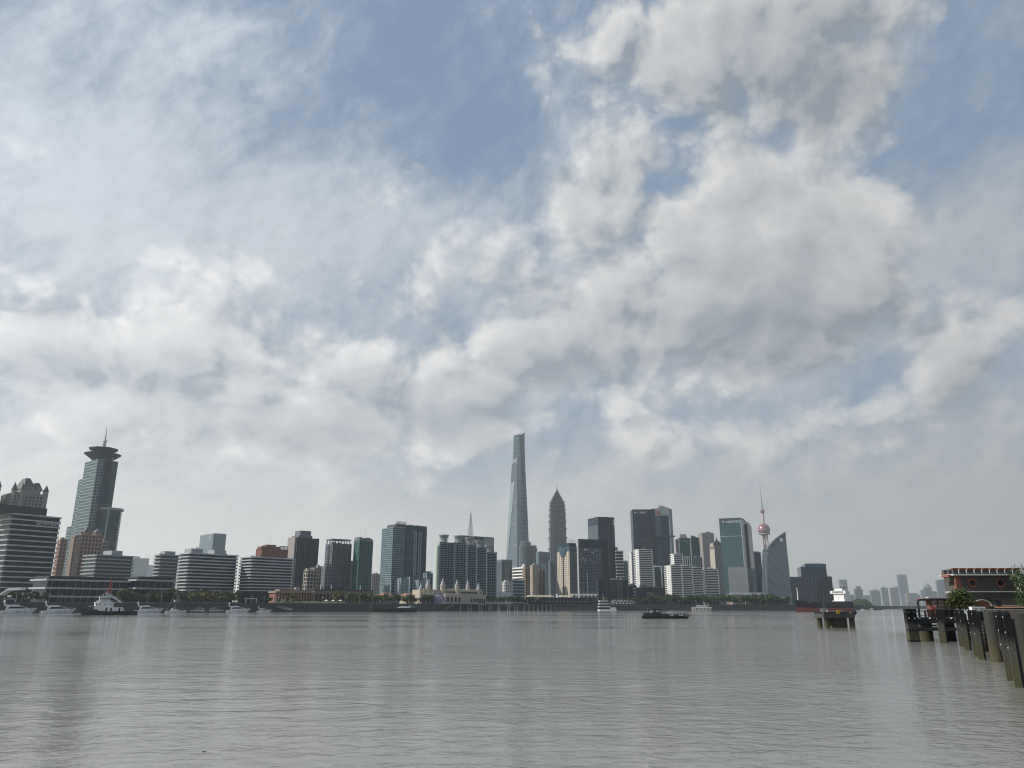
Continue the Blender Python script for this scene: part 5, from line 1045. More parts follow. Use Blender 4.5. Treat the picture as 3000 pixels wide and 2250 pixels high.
a, c = PT(8, 1735, 470), PT(68, 1727, 470); root = empty('entrance_canopy', (a.x, a.y, GZ), 0, 'folded white entrance canopy at the foot of the banded insurance office', 'canopy'); q = MB(); q.bar((0, 0, a.z - GZ - 1.5), (4, 0, c.z - GZ), 5, .9); q.bar((4, 0, c.z - GZ), (c.x - a.x, 0, c.z - GZ + .4), 5, 1.3); q.build('roof', P['white'], root); q = MB()
for x in (1, 8): q.tube((x, 1, -.2), (x, 1, a.z - GZ - 1), .2)
q.build('posts', P['steel'], root, stuff=True)
# small things on the promenade
pr = MB()
lamp_me = MB().tube((0, 0, 0), (0, 0, 4.6), .09, .06, 6).mesh('post', P['lgrey']); lamp_hd = MB().box(-.5, -.2, 4.5, .5, .2, 4.75).mesh('lamp_head', P['white'])
for k, px in enumerate([60, 95, 140, 175, 205, 430, 470, 520, 640, 690, 735, 772, 835, 880, 918, 945, 980, 1015, 1052, 1090, 1130, 1175, 1460, 1500, 1545, 1990, 2040, 2110, 2170, 2230]):
    e = empty('promenade_lamp', bank(px, 2.2, GZ + .1), rr.uniform(0, 3), 'slim grey promenade lamp along the far embankment', 'lamp post', 'promenade lamps'); link('post', lamp_me, e); link('lamp_head', lamp_hd, e)
um = MB().lathe([(.06, 0), (.06, 2.2), (1.7, 2.2), (.1, 3.1)], 8).mesh('parasol', P['white'])
for k, px in enumerate((955, 975, 996)):
    e = empty('white_parasol', bank(px, 4, GZ + .1), 0, ['white parasol on the quay, first of three below the yellowing tree', 'white parasol on the quay, middle of three below the yellowing tree', 'white parasol on the quay, last of three below the yellowing tree'][k], 'parasol', 'white parasols on the quay'); link('canopy', um, e)
# ------------------------------------------------------------------ boats
def hull(L, Bm, hs, hm, hb, rake=.12, draft=.5, sw=.85, n=16, fine=2.0, flare=.86):
    mb = MB(); rings = []
    for i in range(n + 1):
        s = i / n; w = Bm / 2 * (sw + (1 - sw) * min(1, s / .35)) * max(.02, 1 - max(0, (s - .45) / .55) ** fine)
        H = hs + (hm - hs) * s / .5 if s < .5 else hm + (hb - hm) * ((s - .5) / .5) ** 1.6
        xd = L * s; xk = L * (s - rake * max(0, (s - .5) / .5) ** 1.5)
        rings.append([(xd, -w, H), (xk, -w * flare, 0.05), (xk, -w * .5, -draft), (xk, w * .5, -draft), (xk, w * flare, 0.05), (xd, w, H)])
    return mb.loft(rings)
def profile(pts, w0, w1=None):
    """a side outline (x, z) given width, narrower towards its top"""
    w1 = w0 if w1 is None else w1; zs = [z for _, z in pts]; lo, hi = min(zs), max(zs); n = len(pts); mb = MB()
    hw = lambda z: (w0 + (w1 - w0) * (z - lo) / max(1e-6, hi - lo)) / 2
    mb.v = [(x, -hw(z), z) for x, z in pts] + [(x, hw(z), z) for x, z in pts]
    mb.f = [tuple(range(n)), tuple(range(2 * n - 1, n - 1, -1))] + [((k + 1) % n, k, n + k, n + (k + 1) % n) for k in range(n)]
    return mb
def boat_root(name, label, px0, px1, py, cat='boat', group=None, extra=6, flip=False):
    """waterline ends on the photograph; the boat lies square to the line of sight, turned by `extra` degrees"""
    Y = waterY(py); p, q = TAN(px0, py) * Y, TAN(px1, py) * Y; c = (p + q) / 2; azm = math.atan2(c, Y); ang = -azm + R(extra); L = (q - p) / math.cos(azm) / 1.0 * math.cos(azm) ** 2 / max(.3, math.cos(R(extra)))
    x0, y0 = c - L / 2 * math.cos(ang), Y - L / 2 * math.sin(ang)
    if flip: x0, y0, ang = c + L / 2 * math.cos(ang), Y + L / 2 * math.sin(ang), ang + math.pi
    return empty(name, (x0, y0, 0), ang, label, cat, group), L
def yacht(label, px0, px1, py, style=0, flip=False):
    r, L = boat_root('motor_yacht', label, px0, px1, py, 'yacht', 'yachts moored on the far bank', flip=flip); k = L / 18.
    hull(L * .96, 4.6 * k, 1.5 * k, 2.0 * k, 2.9 * k, .16).build('hull', P['gel'], r); z = 1.7 * k
    MB().box(-L * .04, -1.8 * k, .25 * k, L * .05, 1.8 * k, .6 * k).build('swim_platform', P['gel'], r)
    cb = profile([(L * .12, z), (L * .80, z + .6 * k), (L * .62, z + 1.7 * k), (L * .52, z + 2.2 * k), (L * .16, z + 2.3 * k)], 3.9 * k, 3.1 * k).build('cabin', P['gel'], r)
    profile([(L * .18, z + .9 * k), (L * .70, z + 1.0 * k), (L * .58, z + 1.75 * k), (L * .48, z + 1.95 * k), (L * .24, z + 1.9 * k)], 3.75 * k, 3.3 * k).build('window_band', G['black'], cb)
    pt = MB()
    for f in (.42, .48, .62):
        for s_ in (-1, 1): pt.box(L * f, s_ * 2.28 * k - .06, .85 * k, L * f + .55 * k, s_ * 2.28 * k + .06, 1.25 * k)
    pt.build('portholes', G['black'], r, stuff=True)
    if style in (0, 1):
        profile([(L * .10, z + 2.35 * k), (L * .50, z + 2.25 * k), (L * .44, z + 3.0 * k), (L * .08, z + 2.75 * k)], 3.2 * k, 2.9 * k).build('flybridge', P['gel'], r)
        ar = MB(); ar.bar((L * .13, -1.4 * k, z + 2.7 * k), (L * .08, -1.2 * k, z + 4.2 * k), .35 * k); ar.bar((L * .13, 1.4 * k, z + 2.7 * k), (L * .08, 1.2 * k, z + 4.2 * k), .35 * k); ar.box(L * .06, -1.3 * k, z + 4.15 * k, L * .11, 1.3 * k, z + 4.4 * k); a = ar.build('radar_arch', P['gel'], r)
        MB().lathe([(.1, z + 4.4 * k), (.42 * k, z + 4.6 * k), (.42 * k, z + 5.0 * k), (.1, z + 5.3 * k)], 10, L * .085, 0).build('radar_dome', P['white'], a)
    else:
        ar = MB(); 
        for s_ in (-1, 1): ar.tube((L * .34, s_ * 1.4 * k, z + 2 * k), (L * .46, s_ * 1.3 * k, z + 3.6 * k), .1 * k); ar.tube((L * .46, s_ * 1.3 * k, z + 3.6 * k), (L * .30, s_ * 1.3 * k, z + 3.5 * k), .1 * k)
        ar.box(L * .28, -1.4 * k, z + 3.5 * k, L * .47, 1.4 * k, z + 3.62 * k); ar.build('hardtop', P['gel'], r)
    MB().box(L * .10, -1.9 * k, z + .1, L * .125, 1.9 * k, z + 1.9 * k).build('aft_door', G['black'], r)
    rl = MB()
    for s_ in (-1, 1):
        for j in range(7): x = L * (.58 + .055 * j); w = 2.2 * k * max(.1, 1 - ((x / L - .45) / .52) ** 2); rl.tube((x, s_ * w, 2.2 * k), (x, s_ * w, 3.5 * k), .035, n=4)
    rl.build('bow_rail', P['steel'], r, stuff=True); return r
yacht('large white motor yacht moored nearest the picture edge', -2, 112, 1797.5, 1); yacht('large white motor yacht with a round radar dome, second along the pontoon', 121, 226, 1797.5, 0); yacht('white motor yacht half hidden by the tugboat stern', 394, 482, 1795.5, 1)
yacht('low sporty white motorboat with a tubular hardtop', 552, 604, 1794.2, 2, True); yacht('small cabin cruiser with a dark side band between two motorboats', 607, 657, 1794, 2); yacht('white motor yacht with a wide curved window, sixth of the moored boats', 663, 737, 1794, 1); yacht('small white flybridge boat last in the row of moored boats', 753, 798, 1793.8, 0)
r, L = boat_root('sailing_boat', 'white sailing boat with bare masts moored among the motorboats', 484, 549, 1795, 'sailboat'); hull(L, 3.4, 1.1, 1.1, 1.7, .14).build('hull', P['gel'], r); profile([(L * .2, 1.2), (L * .66, 1.3), (L * .6, 1.7), (L * .45, 2.3), (L * .42, 3.0), (L * .3, 3.1)], 2.4, 1.9).build('deckhouse', P['gel'], r); MB().box(L * .33, -1.2, 2.2, L * .44, 1.2, 2.75).build('windscreen', G['black'], r)
MB().tube((L * .43, 0, 1.2), (L * .45, 0, 13.5), .10, .06, 6).build('mast', P['steel'], r); MB().tube((L * .05, 0, 1.5), (L * .42, 0, 14.5), .07, .05, 6).build('forestay_spar', P['steel'], r); MB().tube((L * .43, 0, 3.0), (L * .8, 0, 2.8), .08, n=6).build('boom', P['steel'], r)
# tugboat
r, L = boat_root('tugboat', 'white and black tugboat with a red lattice mast heading across the river', 226, 402, 1801.5, 'tugboat', None, 3, True); k = L / 30.
hull(L, 8.4 * k, 2.1 * k, 1.9 * k, 3.9 * k, .10, .8, .8, 18, 2.6).build('hull', P['navy'], r); MB().box(L * .06, -3.4 * k, 1.9 * k, L * .40, 3.4 * k, 2.0 * k).build('aft_deck', P['rust'], r)
MB().box(L * .26, -2.9 * k, 1.8 * k, L * .66, 2.9 * k, 4.1 * k).build('deckhouse', P['white'], r)
d1 = MB().prism(rounded(L * .42, L * .735, -2.6 * k, 2.6 * k, 1.4 * k), 3.0 * k, 6.6 * k).build('upper_deckhouse', P['white'], r); MB().prism(rounded(L * .39, L * .75, -2.9 * k, 2.9 * k, 1.4 * k), 6.6 * k, 6.85 * k).build('bridge_deck', P['white'], r)
wh = MB().prism(rounded(L * .485, L * .67, -2.1 * k, 2.1 * k, 1.0 * k), 7.4 * k, 9.6 * k, rounded(L * .49, L * .68, -2.2 * k, 2.2 * k, 1.0 * k)).build('wheelhouse', P['white'], r); MB().prism(rounded(L * .475, L * .695, -2.4 * k, 2.4 * k, 1.0 * k), 9.6 * k, 9.85 * k).build('wheelhouse_roof', P['white'], r); MB().prism(rounded(L * .455, L * .70, -2.3 * k, 2.3 * k, 1.2 * k), 6.85 * k, 7.4 * k).build('bridge_base', P['white'], r)
ww = MB()
for j in range(5): x = L * (.50 + .034 * j); ww.box(x, -2.24 * k, 8.2 * k, x + .62 * k, 2.24 * k, 9.2 * k)
for j in range(3): y = (-1.3 + .95 * j) * k; ww.box(L * .48, y, 8.2 * k, L * .688, y + .7 * k, 9.2 * k)
ww.build('wheelhouse_windows', G['black'], wh, stuff=True); pt = MB()
for f in (.46, .55, .64, .70): pt.cyl(L * f, 0, 0, 0, .01, n=4) if 0 else pt.box(L * f, -2.66 * k, 5.2 * k, L * f + .55 * k, 2.66 * k, 5.85 * k)
pt.build('portholes', G['black'], d1, stuff=True); dr = MB()
for f in (.30, .44, .52): dr.box(L * f, -2.96 * k, 2.0 * k, L * f + .8 * k, 2.96 * k, 3.9 * k)
dr.build('doors', G['black'], r, stuff=True); MB().box(L * .72, -3.0 * k, 4.6 * k, L * .82, 3.0 * k, 4.85 * k).build('fore_platform', P['white'], r)
fn = MB().prism(rounded(L * .50, L * .56, -.9 * k, .9 * k, .3 * k), 9.85 * k, 11.6 * k).build('funnel_base', P['lgrey'], r); ms = MB()
for sx, sy in ((-1, -1), (1, -1), (1, 1), (-1, 1)): ms.tube((L * .525 + sx * .7 * k, sy * .7 * k, 11.4 * k), (L * .51 + sx * .22 * k, sy * .22 * k, 18.5 * k), .20 * k, .14 * k, 5)
for j in range(7): z = (11.8 + j) * k; a = .7 - .07 * j; ms.box(L * .525 - a * k - .08 * j * k, -a * k, z, L * .525 + a * k - .08 * j * k, a * k, z + .28 * k)
ms.box(L * .49, -1.1 * k, 14.6 * k, L * .54, 1.1 * k, 14.9 * k); ms.tube((L * .51, 0, 18.3 * k), (L * .507, 0, 20.5 * k), .12 * k, .05, 6); ms.build('lattice_mast', P['red'], r); MB().box(L * .60, -.2 * k, 9.85 * k, L * .605, .2 * k, 11.6 * k).build('signal_post', P['white'], r); rl = MB()
for s_ in (-1, 1):
    for j in range(14): x = L * (.44 + .021 * j); rl.tube((x, s_ * 2.5 * k, 6.85 * k), (x, s_ * 2.5 * k, 7.9 * k), .05, n=4)
    rl.tube((L * .44, s_ * 2.5 * k, 7.9 * k), (L * .72, s_ * 2.5 * k, 7.9 * k), .05, n=4); rl.tube((L * .48, s_ * 1.8 * k, 10.8 * k), (L * .67, s_ * 1.8 * k, 10.8 * k), .05, n=4)
    for j in range(8): x = L * (.48 + .027 * j); rl.tube((x, s_ * 1.8 * k, 9.85 * k), (x, s_ * 1.8 * k, 10.8 * k), .05, n=4)
rl.build('railings', P['lgrey'], r, stuff=True); tw = MB(); tw.bar((L * .22, -2.4 * k, 2 * k), (L * .27, -2.4 * k, 4 * k), .35 * k); tw.bar((L * .22, 2.4 * k, 2 * k), (L * .27, 2.4 * k, 4 * k), .35 * k); tw.bar((L * .27, -2.4 * k, 4 * k), (L * .27, 2.4 * k, 4 * k), .35 * k); tw.build('tow_frame', P['white'], r); MB().lathe([(.1, 2 * k), (1 * k, 2.2 * k), (1 * k, 3.2 * k), (.1, 3.4 * k)], 10, L * .33, 0).build('winch', P['rust'], r)
tyre = MB()
for j in range(16):
    t0, t1 = 2 * math.pi * j / 16, 2 * math.pi * (j + 1) / 16; tyre.tube((.5 * math.cos(t0), 0, .5 * math.sin(t0)), (.5 * math.cos(t1), 0, .5 * math.sin(t1)), .2, n=6)
tm = tyre.mesh('tyre_fender', P['black'])
for j in range(9):
    for s_ in (-1, 1): o = link('tyre_fender', tm, r, loc=(L * (.08 + .075 * j), s_ * 4.2 * k, 1.1 * k))
# low cargo barge at the far bank
r, L = boat_root('cargo_barge', 'dark empty cargo barge moored before the tree belt', 1077, 1218, 1793.6, 'barge', None, 12, True); hull(L, 9, 2.6, 2.3, 3.9, .04, .5, .92, 14, 5).build('hull', P['black'], r); MB().box(L * .08, -3.6, 2.3, L * .62, 3.6, 3.0).build('hatch_coaming', P['dgrey'], r); MB().box(L * .03, -3, 2.5, L * .13, 3, 4.6).build('wheelhouse', P['grey'], r); profile([(L * .14, 3), (L * .38, 3), (L * .30, 4.0), (L * .2, 4.1)], 6, 3).build('tarpaulin', P['lgrey'], r); MB().box(L * .84, -2.6, 3.0, L * .94, 2.6, 4.4).build('fore_cabin', P['dgrey'], r); MB().tube((L * .95, 0, 3.6), (L * .95, 0, 6), .08).build('jack_staff', P['steel'], r)
# near self-propelled barge
r, L = boat_root('work_barge', 'low black work barge with a raised wheelhouse in mid river', 1881, 2020, 1812, 'barge', None, 4); hull(L, 5, .9, .75, .9, .05, .4, .9, 16, 4).build('hull', P['black'], r)
MB().box(L * .03, -1.7, .9, L * .26, 1.7, 1.7).build('deckhouse', P['char'], r); wh = MB().box(L * .25, -1.5, .8, L * .40, 1.5, 2.7).build('wheelhouse', P['black'], r); MB().box(L * .235, -1.7, 2.7, L * .415, 1.7, 2.85).build('wheelhouse_roof', P['black'], r); MB().box(L * .29, -1.54, 1.9, L * .335, 1.54, 2.5).build('side_window', P['lgrey'], wh); MB().box(L * .35, -1.54, 1.9, L * .385, 1.54, 2.5).build('side_window', P['lgrey'], wh); MB().box(L * .18, -1.2, 1.7, L * .2, -.8, 2.3).build('white_locker', P['white'], r); MB().tube((L * .13, 0, 1.7), (L * .13, 0, 3.2), .04).build('flag_staff', P['steel'], r); MB().box(L * .11, -.02, 2.6, L * .13, .02, 3.0).build('red_flag', P['red'], r)
cg = MB(); rq = random.Random(3)
for j in range(26): x = L * (.42 + .021 * j); cg.lathe([(.9, .6), (.7, .95 + rq.uniform(0, .25)), (.2, 1.15 + rq.uniform(0, .35))], 7, x, rq.uniform(-.8, .8))
cg.build('bulk_cargo', P['char'], r, stuff=True)
for j in range(5): link('tyre_fender', tm, r, loc=(L * (.04 + .055 * j), -2.4, .7)).scale = (.7, .7, .7)
# river cruise boat, brown boat, ferry
r, L = boat_root('cruise_boat', 'white three-deck cruise boat moored below the dark offices', 1752, 1806, 1789.2, 'boat', None, 10); MB().prism(rounded(0, L, -4, 4, 1.5), -.4, 1.4).build('hull', P['white'], r)
for j in range(3): w_ = L * (.62 - .05 * j); z = 1.4 + 2.9 * j; MB().prism(rounded(L * .02 + .5 * j, w_, -3.6, 3.6, 1), z, z + 2.2).build('deck_windows', G['black'], r); MB().prism(rounded(.2 + .5 * j, w_ + .6, -4, 4, 1), z + 2.2, z + 3.1).build('deck_band', P['white'], r)
MB().tube((L * .35, 0, 10.4), (L * .27, 0, 17), .16, .08, 6).build('mast', P['white'], r); MB().box(L * .64, -3, 1.4, L * .95, 3, 3.4).build('fore_house', P['white'], r)
r, L = boat_root('old_passenger_boat', 'brown two-deck passenger boat moored beside the cruise boat', 1808, 1838, 1788.6, 'boat', None, 8); hull(L, 6, 1.6, 1.5, 2.2).build('hull', P['dgrey'], r); MB().box(L * .06, -2.4, 1.5, L * .86, 2.4, 4.2).build('lower_cabin', P['brown'], r); MB().box(L * .04, -2.7, 4.2, L * .9, 2.7, 4.6).build('deck_roof', P['pink'], r); MB().box(L * .1, -2.2, 4.6, L * .8, 2.2, 7).build('upper_cabin', P['brown'], r); MB().box(L * .07, -2.6, 7, L * .84, 2.6, 7.3).build('upper_roof', P['pink'], r)
r, L = boat_root('river_ferry', 'small white river ferry crossing below the long white complex', 2027, 2088, 1789.6, 'ferry', None, 4); hull(L, 6, 1.2, 1.2, 1.6, .06, .4, .95, 12, 4).build('hull', P['offwhite'], r); MB().box(L * .16, -2.7, 1.2, L * .9, 2.7, 3.2).build('saloon_glazing', G['black'], r); MB().box(L * .12, -3, 3.2, L * .95, 3, 3.7).build('saloon_roof', P['white'], r); q = MB()
for j in range(12): x = L * (.16 + .066 * j); q.box(x, -2.8, 1.2, x + .45, 2.8, 3.2)
q.build('window_posts', P['white'], r, stuff=True); MB().box(L * .25, -2.2, 3.7, L * .75, 2.2, 5.4).build('upper_deckhouse', P['lgrey'], r); MB().box(L * .22, -2.5, 5.4, L * .84, 2.5, 5.7).build('upper_roof', P['white'], r); MB().box(0, -2.6, .8, L * .12, 2.6, 3.6).build('stern_house', P['cream'], r); q = MB(); q.tube((L * .62, 0, 5.7), (L * .60, 0, 9.5), .12, .06, 6); q.tube((L * .7, -1, 7.4), (L * .55, 1, 7.6), .1, n=6); q.tube((L * .8, 0, 5.7), (L * .8, 0, 8), .1, .05, 6); q.build('mast', P['white'], r)
# cargo ship seen from its bow quarter, superstructure at the stern
Y = waterY(1792.4); X = TAN(2330, 1792) * Y; r = empty('cargo_ship', (X, Y, 0), 0, 'black and red cargo ship with a white bridge house anchored at the bend', 'ship'); L = 84.
dirv = Vector((TAN(2478, 1790) * (Y + 52) - X, 52, 0)).normalized(); r.rotation_euler = (0, 0, math.atan2(-dirv.y, -dirv.x)); r.location = (X + dirv.x * L, Y + dirv.y * L, 0)
hull(L, 13, 8.3, 6.3, 9.2, .05, 1, .9, 20, 3.2, .8).build('hull', P['black'], r); red = hull(L * .985, 13.2, 2.9, 3.0, 3.4, .02, 1, .9, 20, 3.0, .99); red.build('red_boot_topping', P['redhull'], r)
MB().box(L * .22, -5, 6.2, L * .84, 5, 7.8).build('hatch_coaming', P['rust'], r); sp0 = L * .03
MB().box(sp0, -4.6, 6.3, L * .15, 4.6, 14.5).build('deckhouse', P['white'], r); MB().box(L * .13, -6.8, 14.5, L * .165, 6.8, 16.9).build('bridge_wings', P['white'], r); MB().box(sp0, -4.9, 14.5, L * .13, 4.9, 16.9).build('bridge', P['white'], r); MB().box(L * .06, -3.4, 16.9, L * .15, 3.4, 18.8).build('monkey_island', P['white'], r); q = MB()
for j in range(9): q.box(L * .1655, -4.6 + j * 1.05, 15.4, L * .167, -3.9 + j * 1.05, 16.4)
q.build('bridge_windows', G['black'], r, stuff=True); q = MB(); q.tube((L * .1, 0, 18.8), (L * .1, 0, 25), .25, .1, 6); q.tube((L * .1, -2.5, 21), (L * .1, 2.5, 21), .15, n=6); q.tube((L * .11, 2.5, 18.8), (L * .11, 2.5, 22), .12, n=6); q.build('radar_mast', P['steel'], r); MB().tube((L * .93, 0, 8), (L * .93, 0, 18.5), .45, .25, 8).build('foremast', P['white'], r); MB().box(L * .02, -5.6, 8.3, L * .17, 5.6, 8.8).build('boat_deck', P['white'], r); MB().box(L * .035, -2, 16.9, L * .055, 2, 20).build('funnel', P['navy'], r)
r, L = boat_root('moored_tug', 'small dark tug lying between the cargo ship and the concrete dolphin', 2383, 2440, 1799.5, 'tugboat', None, -4, True); hull(L, 4.4, 1.2, 1.1, 1.9, .1).build('hull', P['navy'], r); MB().box(L * .25, -1.5, 1.1, L * .62, 1.5, 2.7).build('deckhouse', P['grey'], r); MB().box(L * .3, -1.2, 2.7, L * .5, 1.2, 4).build('wheelhouse', P['char'], r); MB().tube((L * .4, 0, 4), (L * .4, 0, 6), .06).build('mast', P['steel'], r)
for i, (p0, p1, py, m_) in enumerate(((2520, 2548, 1787.5, 'offwhite'), (2544, 2586, 1787.6, 'navy'), (2664, 2676, 1786.3, 'dgrey'))):
    r, L = boat_root('distant_boat', ['pale small boat in front of the far wood at the bend', 'long dark barge right of the pale boat at the bend', 'tiny dark boat below the white monument at the bend'][i], p0, p1, py, 'boat', 'boats at the river bend', 2); hull(L, L * .16, L * .05, L * .05, L * .08).build('hull', P[m_], r); MB().box(L * .1, -L * .05, L * .05, L * .35, L * .05, L * .12).build('cabin', P['offwhite'], r)

# ------------------------------------------------------------------ concrete dolphin in the river
def weathered(name, top, low, algae, zmix, zalg):
    """concrete, wet and dark towards the water with a green-yellow tide band"""
    m, b = new_mat(name); co = coords(); gp = S.tree.nodes.new('ShaderNodeNewGeometry'); sx = S.tree.nodes.new('ShaderNodeSeparateXYZ'); S.tree.links.new(gp.outputs['Position'], sx.inputs[0]); z = S(sx.outputs[2])
    n = noise(co, 1.6, 6, .65); st_ = noise(vm('MULTIPLY', co, (3, 3, .25)), 1.4, 5, .6); zz_ = z + (n - .5) * .9 + (st_ - .5) * .9
    c = mixc((n * .7 + st_ * .5 - .1).clamp(), tuple(x * .5 for x in top), tuple(x * 1.4 for x in top)); c = mixc(smooth(zz_, zmix + .4, zmix - .4), c, low); c = mixc(smooth(zz_, zalg + .5, zalg - .3) * .8, c, algae)
    lnk(c, b.inputs['Base Color']); b.inputs['Roughness'].default_value = .85; b.inputs['Specular IOR Level'].default_value = .15; bn = S.tree.nodes.new('ShaderNodeBump'); bn.inputs['Strength'].default_value = .6; bn.inputs['Distance'].default_value = .06; lnk(noise(co, 5, 6, .65), bn.inputs['Height']); S.tree.links.new(bn.outputs[0], b.inputs['Normal']); return m
P['pile'] = weathered('tidal_concrete', (.050, .049, .046), (.050, .048, .041), (.075, .070, .038), 1.6, .8); P['timber'] = weathered('tarred_fender', (.010, .011, .012), (.065, .065, .058), (.075, .075, .038), 1.75, .7); P['shadewall'] = plain('shade_dark_concrete', (.018, .019, .018), .9, .4, 1.2, streak=.4); P['dolph'] = plain('dark_dolphin_concrete', (.055, .055, .053), .85, .35, .8, bump=.5, streak=.4)  # recessed quay panels are blackened to put the coping's shade into their colour
Y = waterY(1839); a, c = PT(2419, 1839, Y), PT(2510, 1839, Y); wd = c.x - a.x; r = empty('mooring_dolphin', (a.x, Y, 0), R(0), 'concrete mooring dolphin on piles with a yellow sign, standing in the river', 'dolphin')
z1, z2 = ZAT(1811, Y), ZAT(1798, Y); zt_ = ZAT(1787.5, Y)
MB().box(-.15, 0, z1, wd - .1, wd * .8, z2).build('cap_slab', P['dolph'], r)
for fx, rr_ in ((.09, .085), (.91, .085)):
    for fy in (.1, .7): MB().cyl(wd * fx, wd * fy, -1, z1, wd * rr_, n=16).build('pile', P['pile'], r)
MB().box(wd * .3, .4, -1, wd * .69, wd * .7, z1).build('centre_pier', P['pile'], r); MB().box(0, .0 + .25, z2, wd * .86, .6, zt_ - .25).build('parapet_wall', P['dolph'], r); q = MB()
for f_ in (.0, .06, .2, .8, .92): q.box(wd * f_, .1, z2, wd * f_ + .1, .22, zt_ + .1)
q.box(0, .12, zt_, wd * .95, .2, zt_ + .09); q.build('guard_rail', P['rust'], r, stuff=True); sb = MB().box(wd * .405, -.08, ZAT(1798.5, Y), wd * .515, .0, ZAT(1787, Y)).build('yellow_sign', P['yellow'], r)
s0, s1, sz0, sz1 = wd * .405, wd * .515, ZAT(1798.5, Y), ZAT(1787, Y); q = MB(); cx, cz, u = (s0 + s1) / 2, (sz0 + sz1) / 2, (s1 - s0) / 10
q.bar((cx - 3 * u, -.1, cz - 3 * u), (cx, -.1, cz + 3 * u), u * .9, .02); q.bar((cx, -.1, cz + 3 * u), (cx + 3 * u, -.1, cz - 3 * u), u * .9, .02); q.bar((cx - 3.4 * u, -.1, cz - 3 * u), (cx + 3.4 * u, -.1, cz - 3 * u), u * .9, .02); q.bar((cx, -.1, cz - 1 * u), (cx, -.1, cz + 1.2 * u), u * .8, .02); q.build('sign_pictogram', P['char'], sb)
MB().box(wd * .16, .35, z2, wd * .68, 1.2, zt_ - .05).build('equipment_box', P['steel'], r); o = MB().lathe([(.1, -.45), (.36, -.3), (.42, 0), (.36, .3), (.1, .45)], 12).build('rubber_fender', P['black'], r); o.location = (wd * 1.0, .4, z2 + .15); o.rotation_euler = (R(60), R(20), 0); MB().lathe([(.14, z2), (.14, z2 + .5), (.26, z2 + .55), (.26, z2 + .65)], 10, wd * .7, 1.5).build('bollard', P['char'], r)

# ------------------------------------------------------------------ near wharf on the right
wA, wC = Vector((TAN(2996, 2026) * waterY(2026), waterY(2026), 0)), Vector((TAN(2806, 1886) * waterY(1886), waterY(1886), 0))   # line of the fender piles
YE = waterY(1880.5); XE0, XE1 = TAN(2664, 1880) * YE, wC.x                     # the end platform faces the river mouth
wd_ = (wC - wA).normalized(); wn_ = Vector((wd_.y, -wd_.x, 0))              # along the quay, and inland
TOP = 3.05
def wp(s, inl, z=0): p = wA + wd_ * s + wn_ * inl; return Vector((p.x, p.y, z))
def s_of(px, py=1880):                          # distance along the quay seen at this column
    t = TAN(px, py); return (t * wA.y - wA.x) / (wd_.x - t * wd_.y)
WL = (wC - wA).length; ang = math.atan2(wd_.y, wd_.x)
r = empty('quay_wall', wA, ang, 'weathered concrete quay wall with a flat coping along the near wharf', 'wall')   # local x along, y towards river is +
def qbox(x0, x1, i0, i1, z0, z1): return MB().box(x0, -i1, z0, x1, -i0, z1)   # i = metres inland
sE = WL - .6; nP = 6
for k in range(nP): x0 = -14 + (sE + 14) * k / nP; x1 = -14 + (sE + 14) * (k + 1) / nP - .05; qbox(x0, x1, 2.3, 9, -1, TOP - .62).build('wall_panel', P['shadewall'], r); qbox(x0, x1, 1.5 + .05 * (k % 2), 9, TOP - .58, TOP - .04 * (k % 2)).build('coping', P['pile'], r)
def inw(px, py, dz=0):                          # position along and inland of a point on the water
    Yq = waterY(py); q = Vector((TAN(px, py) * Yq, Yq, 0)) - wA; return q.dot(wd_), q.dot(wn_)
for k, (px, py, rr_) in enumerate(((3005, 2000, .6), (2890, 1938, .42), (2846, 1908, .5))): x, i = inw(px, py); MB().cyl(x, -max(.9, i + .3), -1, TOP - .12, rr_, n=20).build('caisson', P['pile'], r)
for k in range(9): x = -13 + k * (sE + 13) / 8; qbox(x, x + .5, 1.42, 1.5, .3, TOP - .3).build('stain_block', P['black'], r)
for z, t in ((2.05, .22), (1.05, .26)): qbox(-12, sE, 1.16, 1.4, z, z + t).build('waling_beam', P['timber'], r)
for k in range(5): o = link('tyre_fender', tm, r, loc=(3.5 + k * 6.3, -1.0, 1.35 - .1 * (k % 2)))
def fender(name, label, px, py, wdt=.34, h=TOP, group='tarred fender piles', bolts=3):
    Yq = waterY(py); e = empty(name, (TAN(px, py) * Yq, Yq, 0), ang, label, 'pile', group); w = wdt / 2
    MB().prism([(-w, -w), (w, -w), (w, w), (-w, w)], -1, h - .12).build('timber', P['timber'], e); MB().prism([(-w, -w), (w, -w), (w, w), (-w, w)], h - .12, h, [(-w * .6, -w * .6), (w * .6, -w * .6), (w * .6, w * .6), (-w * .6, w * .6)]).build('pile_head', P['timber'], e)
    for j in range(bolts):
        for vx, vy, rx, ry in ((0, w, -90, 0),): o = MB().cyl(0, 0, 0, .03, .032, n=8).build('bolt', P['letter'], e); o.location = (vx, vy, h - .25 - j * .62); o.rotation_euler = (R(rx), R(ry), 0)
    MB().box(-w * .6, -w - .12, -1, w * .6, -w - .001, h - .3).build('rear_batten', P['black'], e)
lab = ['tarred fender pile nearest the camera at the picture edge', 'tarred fender pile second from the picture edge', 'right pile of the middle fender pair by the round caisson', 'left pile of the middle fender pair by the round caisson', 'right pile of the third fender pair along the quay', 'left pile of the third fender pair along the quay', 'lone pale-sided fender pile at the middle of the open platform']
for k, (px, py) in enumerate(((2985, 2014), (2961, 1994), (2876, 1932), (2862, 1924), (2835, 1905), (2818, 1894), (2764, 1884))): fender('fender_pile', lab[k], px, py, (.27, .27, .31, .31, .34, .34, .55)[k])
e = empty('end_fender_cluster', (XE0 + .5, YE + .2, 0), 0, 'dark clustered pile at the river end of the wharf with bolted side blocks', 'pile')
